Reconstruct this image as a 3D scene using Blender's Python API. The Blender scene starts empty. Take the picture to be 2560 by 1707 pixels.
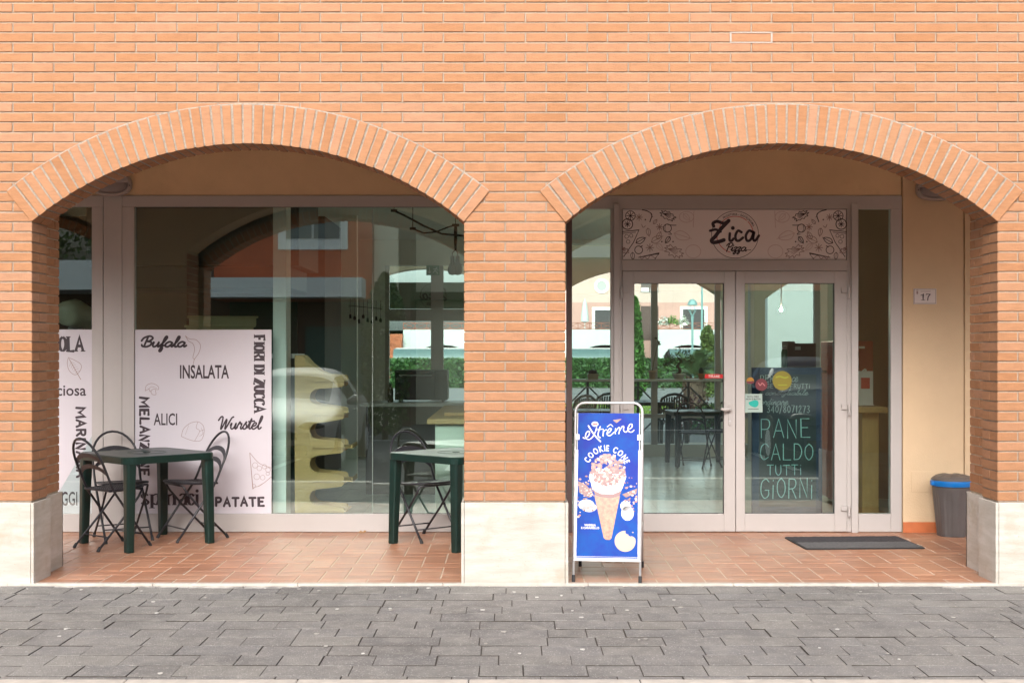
import bpy, bmesh, math, random
from mathutils import Vector, Matrix
rnd = random.Random(11)
R = math.radians
sc = bpy.context.scene
# ------------------------------------------------------------------ camera, sky, sun, exposure
D = 8.6                       # metres from camera to the facade
PXM = 381.0                   # photograph pixels per metre on the facade
CX, HY, CH = 1280.0, 876.0, 1.525
cam = bpy.data.cameras.new('camera'); cam_o = bpy.data.objects.new('camera', cam)
sc.collection.objects.link(cam_o); sc.camera = cam_o
cam_o.location = (0, -D, CH); cam_o.rotation_euler = (R(90), 0, 0)
cam.lens = 36.0 * D * PXM / 2560.0; cam.sensor_width = 36.0
cam.shift_y = 22.5 / 2560.0; cam.clip_end = 600; cam.clip_start = 0.05
world = bpy.data.worlds.new('World'); sc.world = world; world.use_nodes = True
wn = world.node_tree.nodes; wl = world.node_tree.links
SUN_EL, SUN_AZ = 29.0, 8.0   # azimuth: degrees to the left of the camera's back
sky = wn.new('ShaderNodeTexSky'); sky.sky_type = 'NISHITA'; sky.sun_disc = False
sky.sun_elevation = R(SUN_EL); sky.sun_rotation = R(180 + SUN_AZ)
sky.air_density = 1.0; sky.dust_density = 4.0; sky.ozone_density = 1.0
hs = wn.new('ShaderNodeHueSaturation'); hs.inputs['Saturation'].default_value = 0.38
wl.new(sky.outputs[0], hs.inputs['Color']); wl.new(hs.outputs[0], wn['Background'].inputs[0])
wn['Background'].inputs[1].default_value = 0.15
sun = bpy.data.lights.new('sun', 'SUN'); sun_o = bpy.data.objects.new('sun', sun); sc.collection.objects.link(sun_o)
sun.energy = 0.8; sun.angle = R(60); sun.color = (1.0, 0.955, 0.90)
_a = R(SUN_AZ); _e = R(SUN_EL)
sd = Vector((-math.sin(_a) * math.cos(_e), -math.cos(_a) * math.cos(_e), math.sin(_e)))
sun_o.rotation_euler = sd.to_track_quat('Z', 'Y').to_euler(); sun_o.location = (0, -20, 25)
sc.view_settings.view_transform = 'Standard'; sc.view_settings.look = 'None'
sc.view_settings.exposure = 1.50; sc.view_settings.gamma = 1.0
sc.render.engine = 'CYCLES'
cy = sc.cycles
cy.max_bounces = 10; cy.diffuse_bounces = 5; cy.glossy_bounces = 4; cy.transparent_max_bounces = 16; cy.transmission_bounces = 4
cy.use_denoising = True; cy.caustics_reflective = False; cy.caustics_refractive = False
cy.sample_clamp_indirect = 6.0
C = sc.collection

# ------------------------------------------------------------------ helpers
def W(px, py, y=0.0):
    """a measured point of the photograph, at depth y, in metres"""
    r = 1 + y / D
    return Vector(((px - CX) * r / PXM, y, CH - (py - HY) * r / PXM))
def X(px, y=0.0): return (px - CX) * (1 + y / D) / PXM
def Z(py, y=0.0): return CH - (py - HY) * (1 + y / D) / PXM

def mat(name, col, rough=0.6, var=0.0, vscale=6.0, bump=0.0, bscale=60.0, metal=0.0, spec=0.5, tint=None, stretch=None, coat=0.0, two=None, wear=None, speck=None):
    m = bpy.data.materials.new(name); m.use_nodes = True
    nt = m.node_tree; n = nt.nodes; l = nt.links; b = n['Principled BSDF']
    b.inputs['Roughness'].default_value = rough; b.inputs['Metallic'].default_value = metal
    b.inputs['Specular IOR Level'].default_value = spec; b.inputs['Coat Weight'].default_value = coat
    c4 = (*col, 1)
    b.inputs['Base Color'].default_value = c4
    tc = n.new('ShaderNodeTexCoord'); vec = tc.outputs['Object']
    if stretch:
        mp = n.new('ShaderNodeMapping'); mp.inputs['Scale'].default_value = stretch; l.new(vec, mp.inputs[0]); vec = mp.outputs[0]
    last = None
    if tint:
        at = n.new('ShaderNodeAttribute'); at.attribute_name = 'tint'
        cr = n.new('ShaderNodeValToRGB'); els = cr.color_ramp.elements
        els[0].position = 0; els[0].color = (*tint[0], 1); els[1].position = 1; els[1].color = (*tint[-1], 1)
        for i, t in enumerate(tint[1:-1]):
            e = els.new((i + 1) / (len(tint) - 1)); e.color = (*t, 1)
        l.new(at.outputs['Fac'], cr.inputs[0]); last = cr.outputs[0]
    if var or two:
        no = n.new('ShaderNodeTexNoise'); no.inputs['Scale'].default_value = vscale; no.inputs['Detail'].default_value = 6; no.inputs['Roughness'].default_value = .6
        l.new(vec, no.inputs['Vector'])
        if two:
            cr2 = n.new('ShaderNodeValToRGB'); cr2.color_ramp.elements[0].position = .35; cr2.color_ramp.elements[1].position = .65
            cr2.color_ramp.elements[0].color = c4; cr2.color_ramp.elements[1].color = (*two, 1)
            l.new(no.outputs[0], cr2.inputs[0]); last = cr2.outputs[0]
        if var:
            mr = n.new('ShaderNodeMapRange'); mr.inputs[1].default_value = .3; mr.inputs[2].default_value = .7
            mr.inputs[3].default_value = 1 - var; mr.inputs[4].default_value = 1 + var
            l.new(no.outputs[0], mr.inputs[0])
            mx = n.new('ShaderNodeMix'); mx.data_type = 'RGBA'; mx.blend_type = 'MULTIPLY'; mx.inputs[0].default_value = 1
            if last: l.new(last, mx.inputs[6])
            else: mx.inputs[6].default_value = c4
            l.new(mr.outputs[0], mx.inputs[7]); last = mx.outputs[2]
    for q, det in ((wear, 6), (speck, 2)):
        if not q: continue
        nw = n.new('ShaderNodeTexNoise'); nw.inputs['Scale'].default_value = q[0]; nw.inputs['Detail'].default_value = det; nw.inputs['Roughness'].default_value = .65
        l.new(tc.outputs['Object'], nw.inputs['Vector'])
        mr = n.new('ShaderNodeMapRange'); mr.inputs[1].default_value = q[1]; mr.inputs[2].default_value = q[2]; mr.inputs[3].default_value = 0; mr.inputs[4].default_value = q[4] if len(q) > 4 else 1
        l.new(nw.outputs[0], mr.inputs[0])
        mx = n.new('ShaderNodeMix'); mx.data_type = 'RGBA'; l.new(mr.outputs[0], mx.inputs[0])
        if last: l.new(last, mx.inputs[6])
        else: mx.inputs[6].default_value = c4
        mx.inputs[7].default_value = (*q[3], 1); last = mx.outputs[2]
    if last: l.new(last, b.inputs['Base Color'])
    if bump:
        nb = n.new('ShaderNodeTexNoise'); nb.inputs['Scale'].default_value = bscale; nb.inputs['Detail'].default_value = 5
        l.new(vec, nb.inputs['Vector'])
        bp = n.new('ShaderNodeBump'); bp.inputs['Strength'].default_value = bump; bp.inputs['Distance'].default_value = .01
        l.new(nb.outputs[0], bp.inputs['Height']); l.new(bp.outputs[0], b.inputs['Normal'])
    return m

def glass_mat(name, tint=(.885, .985, .962), base=.135):
    m = bpy.data.materials.new(name); m.use_nodes = True
    nt = m.node_tree; n = nt.nodes; l = nt.links; n.remove(n['Principled BSDF'])
    tr = n.new('ShaderNodeBsdfTransparent'); tr.inputs[0].default_value = (*tint, 1)
    gl = n.new('ShaderNodeBsdfGlossy'); gl.inputs['Roughness'].default_value = 0.0; gl.inputs[0].default_value = (.95, 1, .97, 1)
    lw = n.new('ShaderNodeLayerWeight'); lw.inputs[0].default_value = .5
    pw = n.new('ShaderNodeMath'); pw.operation = 'POWER'; pw.inputs[1].default_value = 5
    ma = n.new('ShaderNodeMath'); ma.operation = 'MULTIPLY_ADD'; ma.inputs[1].default_value = .85; ma.inputs[2].default_value = base
    l.new(lw.outputs['Facing'], pw.inputs[0]); l.new(pw.outputs[0], ma.inputs[0])
    mx = n.new('ShaderNodeMixShader'); l.new(ma.outputs[0], mx.inputs[0]); l.new(tr.outputs[0], mx.inputs[1]); l.new(gl.outputs[0], mx.inputs[2])
    l.new(mx.outputs[0], n['Material Output'].inputs[0])
    return m

class MB:
    def __init__(s): s.v = []; s.f = []; s.m = []; s.t = []; s.k = 0; s.tint = 0.5; s.n = 0
    def face(s, idx): s.f.append(idx); s.m.append(s.k); s.t.append(s.tint)
    def add(s, vs, fs):
        b = len(s.v); s.v += [tuple(v) for v in vs]
        for f in fs: s.face([b + i for i in f])
    def box(s, x0, x1, y0, y1, z0, z1):
        s.add([(x0,y0,z0),(x1,y0,z0),(x1,y1,z0),(x0,y1,z0),(x0,y0,z1),(x1,y0,z1),(x1,y1,z1),(x0,y1,z1)],
              [(0,3,2,1),(4,5,6,7),(0,1,5,4),(1,2,6,5),(2,3,7,6),(3,0,4,7)])
    def cbox(s, x0, x1, y0, y1, z0, z1, c):
        """box whose front (-y) edges are chamfered"""
        a = [(x0,z0),(x1,z0),(x1,z1),(x0,z1)]; i = [(x0+c,z0+c),(x1-c,z0+c),(x1-c,z1-c),(x0+c,z1-c)]
        vs = [(x,y0,z) for x,z in i] + [(x,y0+c,z) for x,z in a] + [(x,y1,z) for x,z in a]
        fs = [(0,1,2,3)]
        for k in range(4):
            j = (k+1) % 4
            fs += [(4+k,4+j,j,k),(8+k,8+j,4+j,4+k)]
        s.add(vs, fs)
    def hexa(s, p):  # 8 points: 4 bottom ccw, 4 top ccw
        s.add(p, [(0,3,2,1),(4,5,6,7),(0,1,5,4),(1,2,6,5),(2,3,7,6),(3,0,4,7)])
    def quad(s, a, b, c, d): s.add([a,b,c,d], [(0,1,2,3)])
    def tube(s, path, r, n=8, closed=False, caps=True):
        P = [Vector(p) for p in path]; N = len(P); rr = r if isinstance(r, (list, tuple)) else [r]*N
        b = len(s.v); up = None
        for i in range(N):
            if closed: t = P[(i+1) % N] - P[i-1]
            else: t = P[min(i+1, N-1)] - P[max(i-1, 0)]
            t.normalize()
            if up is None:
                up = Vector((0,0,1)) if abs(t.z) < .9 else Vector((1,0,0))
            u = (up - t * up.dot(t)); u.normalize(); w = t.cross(u); up = u
            for k in range(n):
                a = 2*math.pi*k/n; s.v.append(tuple(P[i] + (u*math.cos(a) + w*math.sin(a))*rr[i]))
        for i in range(N if closed else N-1):
            j = (i+1) % N
            for k in range(n):
                k2 = (k+1) % n; s.face([b+i*n+k, b+i*n+k2, b+j*n+k2, b+j*n+k])
        if caps and not closed:
            s.face([b+k for k in range(n)][::-1]); s.face([b+(N-1)*n+k for k in range(n)])
    def lathe(s, prof, c=(0,0,0), n=24, cap=True, sx=1, sy=1):
        b = len(s.v); c = Vector(c)
        for r, z in prof:
            for k in range(n):
                a = 2*math.pi*k/n; s.v.append((c.x+r*sx*math.cos(a), c.y+r*sy*math.sin(a), c.z+z))
        for i in range(len(prof)-1):
            for k in range(n):
                k2 = (k+1) % n; s.face([b+i*n+k, b+i*n+k2, b+(i+1)*n+k2, b+(i+1)*n+k])
        if cap:
            s.face([b+k for k in range(n)][::-1]); s.face([b+(len(prof)-1)*n+k for k in range(n)])
    def prism(s, pts, fn, d0, d1):
        """2-D outline pts, fn(u,v,d) -> point, from depth d0 to d1"""
        n = len(pts); b = len(s.v)
        for d in (d0, d1):
            for u, v in pts: s.v.append(tuple(fn(u, v, d)))
        s.face([b+i for i in range(n)]); s.face([b+n+i for i in range(n)][::-1])
        for i in range(n):
            j = (i+1) % n; s.face([b+j, b+i, b+n+i, b+n+j])
    def build(s, name, mats, parent=None, smooth=False, world=False, bevel=0, bseg=2, sub=0, angle=35):
        me = bpy.data.meshes.new(name)
        off = Vector(parent_loc(parent)) if (world and parent) else Vector((0,0,0))
        me.from_pydata([tuple(Vector(v)-off) for v in s.v], [], s.f)
        if not isinstance(mats, (list, tuple)): mats = [mats]
        for m in mats: me.materials.append(m)
        me.polygons.foreach_set('material_index', s.m)
        at = me.attributes.new('tint', 'FLOAT', 'FACE'); at.data.foreach_set('value', s.t)
        if smooth: me.polygons.foreach_set('use_smooth', [True]*len(s.f))
        me.update()
        o = bpy.data.objects.new(name, me); C.objects.link(o)
        if parent: o.parent = parent
        if bevel:
            bv = o.modifiers.new('bevel', 'BEVEL'); bv.width = bevel; bv.segments = bseg; bv.limit_method = 'ANGLE'; bv.angle_limit = R(angle)
        if sub:
            sm = o.modifiers.new('sub', 'SUBSURF'); sm.levels = sub; sm.render_levels = sub
        return o
def parent_loc(p):
    l = Vector((0,0,0))
    while p: l += p.location; p = p.parent
    return l
def tag(o, label=None, cat=None, group=None, kind=None):
    if label: o['label'] = label
    if cat: o['category'] = cat
    if group: o['group'] = group
    if kind: o['kind'] = kind
    return o
def thing(name, label, cat, loc=(0,0,0), rz=0, group=None):
    o = bpy.data.objects.new(name, None); C.objects.link(o); o.location = loc; o.rotation_euler = (0,0,rz); o.empty_display_size = .1
    return tag(o, label, cat, group)
def dup(root, loc, rz, label, group=None):
    def cp(o, par):
        c = o.copy(); C.objects.link(c); c.parent = par
        for ch in list(o.children): cp(ch, c)
        return c
    r = cp(root, None); r.location = loc; r.rotation_euler = (0,0,rz); r['label'] = label
    if group: r['group'] = group
    return r
def part(mb_fn, name, m, parent, **k):
    mb = MB(); mb_fn(mb); return mb.build(name, m, parent, **k)

# ------------------------------------------------------------------ lettering and drawing on flat prints
def spl(pts, k=6, closed=False):
    P = [Vector((p[0], p[1])) for p in pts]; n = len(P)
    if n < 3: return P
    out = []
    rng = range(n) if closed else range(n-1)
    for i in rng:
        a = P[(i-1) % n] if (closed or i > 0) else P[0]*2-P[1]
        b = P[i]; c = P[(i+1) % n]; d = P[(i+2) % n] if (closed or i+2 < n) else P[-1]*2-P[-2]
        for j in range(k):
            t = j/k; out.append(.5*((2*b)+(c-a)*t+(2*a-5*b+4*c-d)*t*t+(3*b-a-3*c+d)*t**3))
    if not closed: out.append(P[-1])
    return out
def rib(mb, pts, w, fn, smooth=True, closed=False, nib=None, taper=0, caps=True):
    """a pen stroke: pts in sheet units, w its width, fn(u, v, lift) -> point"""
    P = spl(pts, 6, closed) if smooth else [Vector(p) for p in pts]
    P = [p for i, p in enumerate(P) if i == 0 or (p-P[i-1]).length > 1e-6]
    n = len(P)
    if n < 2: return
    mb.n += 1; lift = .00025 + .00002*(mb.n % 40)
    L = []; Rr = []
    for i in range(n):
        if closed: t = P[(i+1) % n]-P[i-1]
        else: t = P[min(i+1,n-1)]-P[max(i-1,0)]
        if t.length < 1e-9: t = Vector((1,0))
        t.normalize(); nn = Vector((-t.y, t.x))
        ww = w
        if nib: ww = nib[1] + (nib[0]-nib[1])*abs(t.y)**1.5
        if taper: ww = w*(1-taper*abs(2*i/(n-1)-1)**2)
        if not smooth and 0 < i < n-1:
            a = (P[i]-P[i-1]).normalized(); b = (P[i+1]-P[i]).normalized()
            ww = ww/max(.5, math.sqrt((1+a.dot(b))/2)) if (1+a.dot(b)) > .02 else ww
        L.append(P[i]+nn*ww/2); Rr.append(P[i]-nn*ww/2)
    b = len(mb.v)
    for p, q in zip(L, Rr): mb.v.append(tuple(fn(p.x,p.y,lift))); mb.v.append(tuple(fn(q.x,q.y,lift)))
    for i in range(n if closed else n-1):
        j = (i+1) % n; mb.face([b+2*i, b+2*i+1, b+2*j+1, b+2*j])
    if caps and not closed and not nib:
        for e, sg in ((0,-1),(n-1,1)):
            t = (P[1]-P[0] if e == 0 else P[-1]-P[-2]); a0 = math.atan2(t.y*sg, t.x*sg)
            ww = (L[e]-Rr[e]).length/2
            mb_disc(mb, P[e].x, P[e].y, ww, fn, 7, lift-.00001, a0-math.pi/2, math.pi)
def mb_disc(mb, x, y, r, fn, n=12, lift=.0003, a0=0, span=2*math.pi, ry=None):
    b = len(mb.v); ry = ry or r
    k = n if span >= 6.28 else n+1
    for i in range(k):
        a = a0+span*i/n; mb.v.append(tuple(fn(x+r*math.cos(a), y+ry*math.sin(a), lift)))
    mb.face([b+i for i in range(k)])
def poly(mb, pts, fn, lift=.0003): mb.add([fn(u, v, lift) for u, v in pts], [tuple(range(len(pts)))])
_tc = {}
def glyphs(s, bold):
    key = (s, bold)
    if key not in _tc:
        cu = bpy.data.curves.new('lettering', 'FONT'); cu.body = s; cu.offset = bold; cu.resolution_u = 3; cu.size = 1
        o = bpy.data.objects.new('lettering', cu); C.objects.link(o)
        dg = bpy.context.evaluated_depsgraph_get()
        me = bpy.data.meshes.new_from_object(o.evaluated_get(dg))
        _tc[key] = ([(v.co.x, v.co.y) for v in me.vertices], [tuple(p.vertices) for p in me.polygons])
        bpy.data.objects.remove(o); bpy.data.curves.remove(cu); bpy.data.meshes.remove(me)
    return _tc[key]
def text(mb, s, box, fn, bold=0, rot=0, lift=.0003):
    """fit a line of type into box (x0,y0,x1,y1; y runs down); rot=1 reads downwards"""
    vs, fs = glyphs(s, bold)
    x0 = min(v[0] for v in vs); x1 = max(v[0] for v in vs); y0 = min(v[1] for v in vs); y1 = max(v[1] for v in vs)
    out = []
    for x, y in vs:
        a = (x-x0)/(x1-x0); b = (y1-y)/(y1-y0)
        if rot: u, v = box[2]-b*(box[2]-box[0]), box[1]+a*(box[3]-box[1])
        else: u, v = box[0]+a*(box[2]-box[0]), box[1]+b*(box[3]-box[1])
        out.append(fn(u, v, lift))
    mb.add(out, fs)
def arc_text(mb, s, cx, cy, r, a0, a1, h, fn, bold=0, lift=.0003, gap=.12):
    ws = []
    for ch in s:
        if ch == ' ': ws.append(.45); continue
        vs, _ = glyphs(ch, bold); ws.append(max(v[0] for v in vs)-min(v[0] for v in vs)+gap)
    T = sum(ws); acc = 0
    for ch, w in zip(s, ws):
        am = a0+(a1-a0)*(acc+w/2)/T; acc += w
        if ch == ' ': continue
        vs, fs = glyphs(ch, bold); xm = (max(v[0] for v in vs)+min(v[0] for v in vs))/2
        k = (a1-a0)*r/T; out = []
        for x, y in vs:
            dx = (x-xm)*k; dy = y*h/.72
            out.append(fn(cx+(r+dy)*math.sin(am)+dx*math.cos(am), cy-(r+dy)*math.cos(am)+dx*math.sin(am), lift))
        mb.add(out, fs)
SCRIPT = {
 'a':(1.0,[[(.75,.85),(.4,1),(.05,.6),(.1,.1),(.45,.02),(.75,.5),(.8,.95),(.75,.3),(.9,.02),(1.1,.25)]]),
 'u':(.98,[[(0,.6),(.12,.95),(.1,.3),(.3,0),(.6,.25),(.75,.95),(.72,.25),(.85,0),(1.05,.25)]]),
 'f':(.65,[[(0,.2),(.35,.9),(.6,1.8),(.45,2.1),(.3,1.6),(.25,0),(.15,-.8),(.35,-.9),(.45,-.3),(.3,.1),(.7,.35)]]),
 'l':(.58,[[(0,.25),(.4,1.2),(.5,1.95),(.3,2.0),(.2,1),(.25,.15),(.45,0),(.65,.25)]]),
 'r':(.8,[[(0,.25),(.2,.95),(.3,1.15),(.35,.85),(.6,.85),(.55,.2),(.7,0),(.9,.25)]]),
 's':(.72,[[(0,.15),(.22,.7),(.42,1.2),(.40,.85),(.58,.45),(.5,.05),(.22,.0),(.12,.14)],[(.56,.18),(.8,.25)]]),
 't':(.6,[[(0,.25),(.35,1.7),(.25,.4),(.4,0),(.65,.25)],[(.0,1.2),(.8,1.28)]]),
 'e':(.75,[[(0,.35),(.5,.6),(.55,.95),(.3,1),(.08,.55),(.15,.08),(.45,0),(.8,.35)]]),
 'i':(.5,[[(0,.3),(.2,.95),(.17,.2),(.32,0),(.55,.25)],[(.25,1.4),(.27,1.45)]]),
 'c':(.68,[[(.6,.8),(.4,1),(.1,.6),(.1,.15),(.35,0),(.7,.25)]]),
 'z':(.7,[[(0,.8),(.2,1),(.55,.9),(.1,.1),(.4,.2),(.5,-.4),(.3,-.8),(.1,-.5),(.7,.2)]]),
 'm':(1.08,[[(0,.4),(.15,.95),(.12,0)],[(.12,.3),(.35,.95),(.48,.8),(.45,0)],[(.45,.3),(.68,.95),(.82,.8),(.8,.15),(.95,0),(1.1,.25)]]),
 'n':(.85,[[(0,.4),(.15,.95),(.12,0)],[(.12,.3),(.4,.95),(.58,.8),(.55,.15),(.7,0),(.85,.25)]]),
 'o':(.85,[[(.5,1),(.1,.7),(.1,.2),(.4,0),(.7,.4),(.6,.9),(.4,.95),(.85,.75)]]),
 'g':(.85,[[(.65,.85),(.3,1),(.05,.5),(.3,.1),(.6,.5),(.65,.95),(.55,-.5),(.2,-.8),(.1,-.5),(.85,.25)]]),
 'b':(.7,[[(0,.3),(.35,1.3),(.4,1.95),(.2,1.6),(.15,.3),(.4,0),(.6,.5),(.3,.7),(.8,.75)]]),
 'd':(.8,[[(.55,.85),(.25,1),(.05,.5),(.25,.05),(.5,.4),(.6,1.9),(.55,.2),(.85,.2)]]),
 'p':(.8,[[(0,.5),(.15,.95),(.1,-.8)],[(.1,.6),(.4,1),(.6,.5),(.3,.1),(.8,.25)]]),
 'B':(1.25,[[(.4,1.95),(.3,.1)],[(-.25,1.2),(-.05,1.8),(.6,2.15),(1.05,1.75),(.8,1.2),(.45,1.08),(1.0,.95),(1.05,.35),(.6,0),(.1,.1),(-.05,.4)]]),
 'W':(1.6,[[(-.3,1.4),(-.05,1.95),(.25,1.8),(.3,.1),(.45,.2),(.85,1.6),(.9,.1),(1.05,.2),(1.5,1.7),(1.75,1.95)]]),
 'P':(.95,[[(.35,1.9),(.2,-.1)],[(-.1,1.4),(.2,1.95),(.8,2.05),(1.0,1.6),(.7,1.1),(.35,1.05)]]),
}
def script(mb, s, box, w, fn, shear=.22):
    st = []; x = 0
    for ch in s:
        adv, strokes = SCRIPT[ch]
        st += [[(x+a+shear*b, b) for a, b in q] for q in strokes]; x += adv
    al = [p for q in st for p in spl(q)]
    x0 = min(p[0] for p in al); x1 = max(p[0] for p in al); y0 = min(p[1] for p in al); y1 = max(p[1] for p in al)
    for q in st:
        rib(mb, [(box[0]+(a-x0)/(x1-x0)*(box[2]-box[0]), box[1]+(y1-b)/(y1-y0)*(box[3]-box[1])) for a, b in q], w, fn)
S_, L_ = True, False
CAPS = {
 'A':[([(0,0),(.5,1),(1,0)],L_),([(.2,.36),(.8,.36)],L_)],
 'B':[([(.08,0),(.08,1)],L_),([(.08,1),(.7,.95),(.75,.6),(.1,.54)],S_),([(.1,.54),(.85,.45),(.85,.08),(.08,0)],S_)],
 'C':[([(.95,.8),(.6,1),(.12,.8),(.05,.3),(.4,0),(.95,.15)],S_)],
 'D':[([(.08,0),(.08,1)],L_),([(.08,1),(.65,.93),(.95,.5),(.65,.07),(.08,0)],S_)],
 'E':[([(.9,1),(.1,1),(.1,0),(.95,0)],L_),([(.1,.52),(.75,.52)],L_)],
 'F':[([(.9,1),(.1,1),(.1,0)],L_),([(.1,.52),(.75,.52)],L_)],
 'G':[([(.95,.85),(.6,1),(.12,.8),(.05,.3),(.45,0),(.9,.15),(.92,.42)],S_),([(.95,.42),(.5,.42)],L_)],
 'I':[([(.5,0),(.5,1)],L_)], 'i':[([(.5,0),(.5,.68)],L_),([(.5,.92),(.53,.95)],L_)],
 'L':[([(.1,1),(.1,0),(.95,0)],L_)],
 'M':[([(.02,0),(.1,1),(.5,.3),(.9,1),(.98,0)],L_)],
 'N':[([(.08,0),(.08,1),(.92,0),(.92,1)],L_)],
 'O':[([(.5,1),(.1,.75),(.08,.28),(.5,0),(.92,.3),(.9,.75),(.52,1)],S_)],
 'P':[([(.1,0),(.1,1)],L_),([(.1,1),(.75,.97),(.92,.72),(.7,.48),(.1,.45)],S_)],
 'R':[([(.1,0),(.1,1)],L_),([(.1,1),(.75,.97),(.9,.74),(.65,.52),(.1,.48)],S_),([(.45,.5),(.95,0)],L_)],
 'T':[([(0,1),(1,1)],L_),([(.5,1),(.5,0)],L_)],
 'U':[([(.08,1),(.1,.3),(.5,0),(.9,.3),(.92,1)],S_)],
 'V':[([(0,1),(.5,0),(1,1)],L_)],
 'Z':[([(.05,1),(.95,1),(.05,0),(.95,0)],L_)],
 'S':[([(.9,.85),(.5,1),(.1,.75),(.5,.52),(.92,.26),(.5,0),(.08,.15)],S_)],
 '0':[([(.5,1),(.1,.7),(.1,.3),(.5,0),(.9,.3),(.9,.7),(.52,1)],S_)],
 '1':[([(.3,.8),(.55,1),(.55,0)],L_)],
 '2':[([(.1,.75),(.5,1),(.85,.75),(.1,0)],S_),([(.1,0),(.95,0)],L_)],
 '3':[([(.1,.9),(.6,1),(.8,.75),(.4,.52),(.9,.3),(.5,0),(.08,.1)],S_)],
 '4':[([(.7,0),(.7,1),(.05,.3),(.95,.3)],L_)],
 '7':[([(.05,1),(.9,1),(.4,0)],L_)], '8':[([(.5,.52),(.15,.75),(.5,1),(.85,.75),(.5,.52),(.08,.25),(.5,0),(.92,.25),(.5,.52)],S_)],
 '/':[([(.1,-.1),(.9,1.1)],L_)], '.':[([(.4,.02),(.45,.02)],L_)],
}
def caps(mb, s, box, w, fn, gap=.28, rot=0, jit=0, widths=None, nib=None, serif=0):
    wd = {'I':.22,'i':.22,'1':.4,'.':.2,'/':.6,'M':1.15}
    if widths: wd.update(widths)
    T = sum(wd.get(c, .75) if c != ' ' else .4 for c in s)+gap*(len(s)-1); x = 0
    bw = (box[3]-box[1]) if rot else (box[2]-box[0]); bh = (box[2]-box[0]) if rot else (box[3]-box[1])
    def put(a, b):
        if rot: return (box[2]-(1-b)*bh, box[1]+a*bw)
        return (box[0]+a*bw, box[1]+(1-b)*bh)
    f2 = (lambda u, v, l: fn(box[2]-(v-box[1]), box[1]+(u-box[0]), l)) if rot else fn
    for c in s:
        cw = wd.get(c, .75) if c != ' ' else .4
        if c != ' ':
            sh = rnd.uniform(-jit, jit); rt = rnd.uniform(-jit, jit)
            for q, sm in CAPS[c]:
                pp = []
                for a, b in q:
                    ux, uy = (x+a*cw+rt*(b-.5))/T, b+sh
                    pp.append((box[0]+ux*bw, box[1]+(1-uy)*bh))
                rib(mb, pp, w, f2, smooth=sm, nib=nib if (sm or c in 'OCDU') else None, caps=not serif)
            if serif:
                for e in (0, 1):
                    ends = {'L':[(.1,1),(.1,0)],'A':[(0,0),(1,0)],'F':[(.1,0),(.1,1)],'I':[(.5,0),(.5,1)],'R':[(.1,0),(.1,1),(.95,0)],'D':[(.08,0),(.08,1)],'U':[(.08,1),(.92,1)]}.get(c, [])
                for a, b in ends:
                    ex, ey = box[0]+(x+a*cw)/T*bw, box[1]+(1-b)*bh
                    rib(mb, [(ex-serif, ey), (ex+serif, ey)], bh*.07, f2, smooth=False, caps=False)
        x += cw+gap
def sheet(x0, y0, s, y, out=0.0):
    """crop pixels of the photograph -> points on the vertical sheet at depth y"""
    return lambda u, v, l=0: W(x0+u/s, y0+v/s, y)+Vector((0, -l-out, 0))

# ------------------------------------------------------------------ materials
M = {}
M['brick'] = mat('brick', (0.48,0.24,0.112), .85, .13, 12, .55, 70, tint=[(.338,.157,.074),(.362,.177,.089),(.374,.188,.102),(.385,.205,.123)], wear=(.9,.52,.75,(0.4,0.24,0.152),.35), speck=(130,.60,.72,(0.336,0.176,0.104),.5), stretch=(1,1,4), spec=.25)
M['mortar'] = mat('mortar', (0.328,0.264,0.208), .9, .18, 40, .6, 160, spec=.2)
M['arch_mortar'] = mat('arch_mortar', (0.336,0.288,0.24), .9, .25, 50, .8, 120, spec=.2)
M['inner_plaster'] = mat('inner_plaster', (.52,.41,.30), .9, .06, 4, .1, 80, spec=.2)
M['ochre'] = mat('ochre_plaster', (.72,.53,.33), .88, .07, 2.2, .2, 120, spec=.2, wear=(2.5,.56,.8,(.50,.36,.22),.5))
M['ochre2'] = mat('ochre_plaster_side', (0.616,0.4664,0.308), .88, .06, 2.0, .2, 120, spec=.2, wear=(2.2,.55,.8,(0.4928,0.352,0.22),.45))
M['trav'] = mat('travertine', (0.448,0.408,0.352), .55, .08, 3.0, .15, 30, stretch=(1,1,6), two=(0.504,0.472,0.432), wear=(5,.52,.70,(0.376,0.312,0.232),.6), speck=(60,.64,.72,(0.4,0.336,0.256),.7))
M['marble'] = mat('white_stone', (0.464,0.424,0.376), .6, .15, 14, .1, 60)
M['tile'] = mat('terracotta_tile', (0.44,0.176,0.088), .42, .14, 5, .12, 40, tint=[(0.3344,0.1584,0.09504),(0.396,0.1936,0.1162),(0.3696,0.176,0.1056),(0.4312,0.2244,0.1408)], spec=.45, wear=(1.1,.50,.66,(0.44,0.3168,0.2288),.25), speck=(70,.62,.74,(0.2904,0.1496,0.088),.5))
M['grout'] = mat('grout', (0.54,0.441,0.351), .9, .15, 30)
M['skirt'] = mat('skirting_tile', (.50,.145,.05), .6, .1, 12)
M['paver'] = mat('concrete_paver', (0.176,0.176,0.176), .88, .22, 1.1, .9, 120, tint=[(0.1804,0.1716,0.1654),(0.2042,0.1936,0.1813),(0.1918,0.1839,0.1795),(0.22,0.2086,0.1918)], spec=.3, wear=(9,.45,.7,(0.2992,0.286,0.2596),.6), speck=(95,.60,.68,(0.4576,0.44,0.4136),.8))
M['joint'] = mat('joint_sand', (.055,.046,.038), .95, .3, 40)
M['asphalt'] = mat('asphalt', (.09,.09,.092), .9, .25, 30, .5, 200)
M['roadline'] = mat('road_paint', (.7,.7,.68), .7, .1, 20)
M['alu'] = mat('beige_aluminium', (0.4324,0.4048,0.3956), .42, .03, 5, 0, spec=.5)
M['alu_d'] = mat('gasket', (.03,.03,.03), .7)
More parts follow.
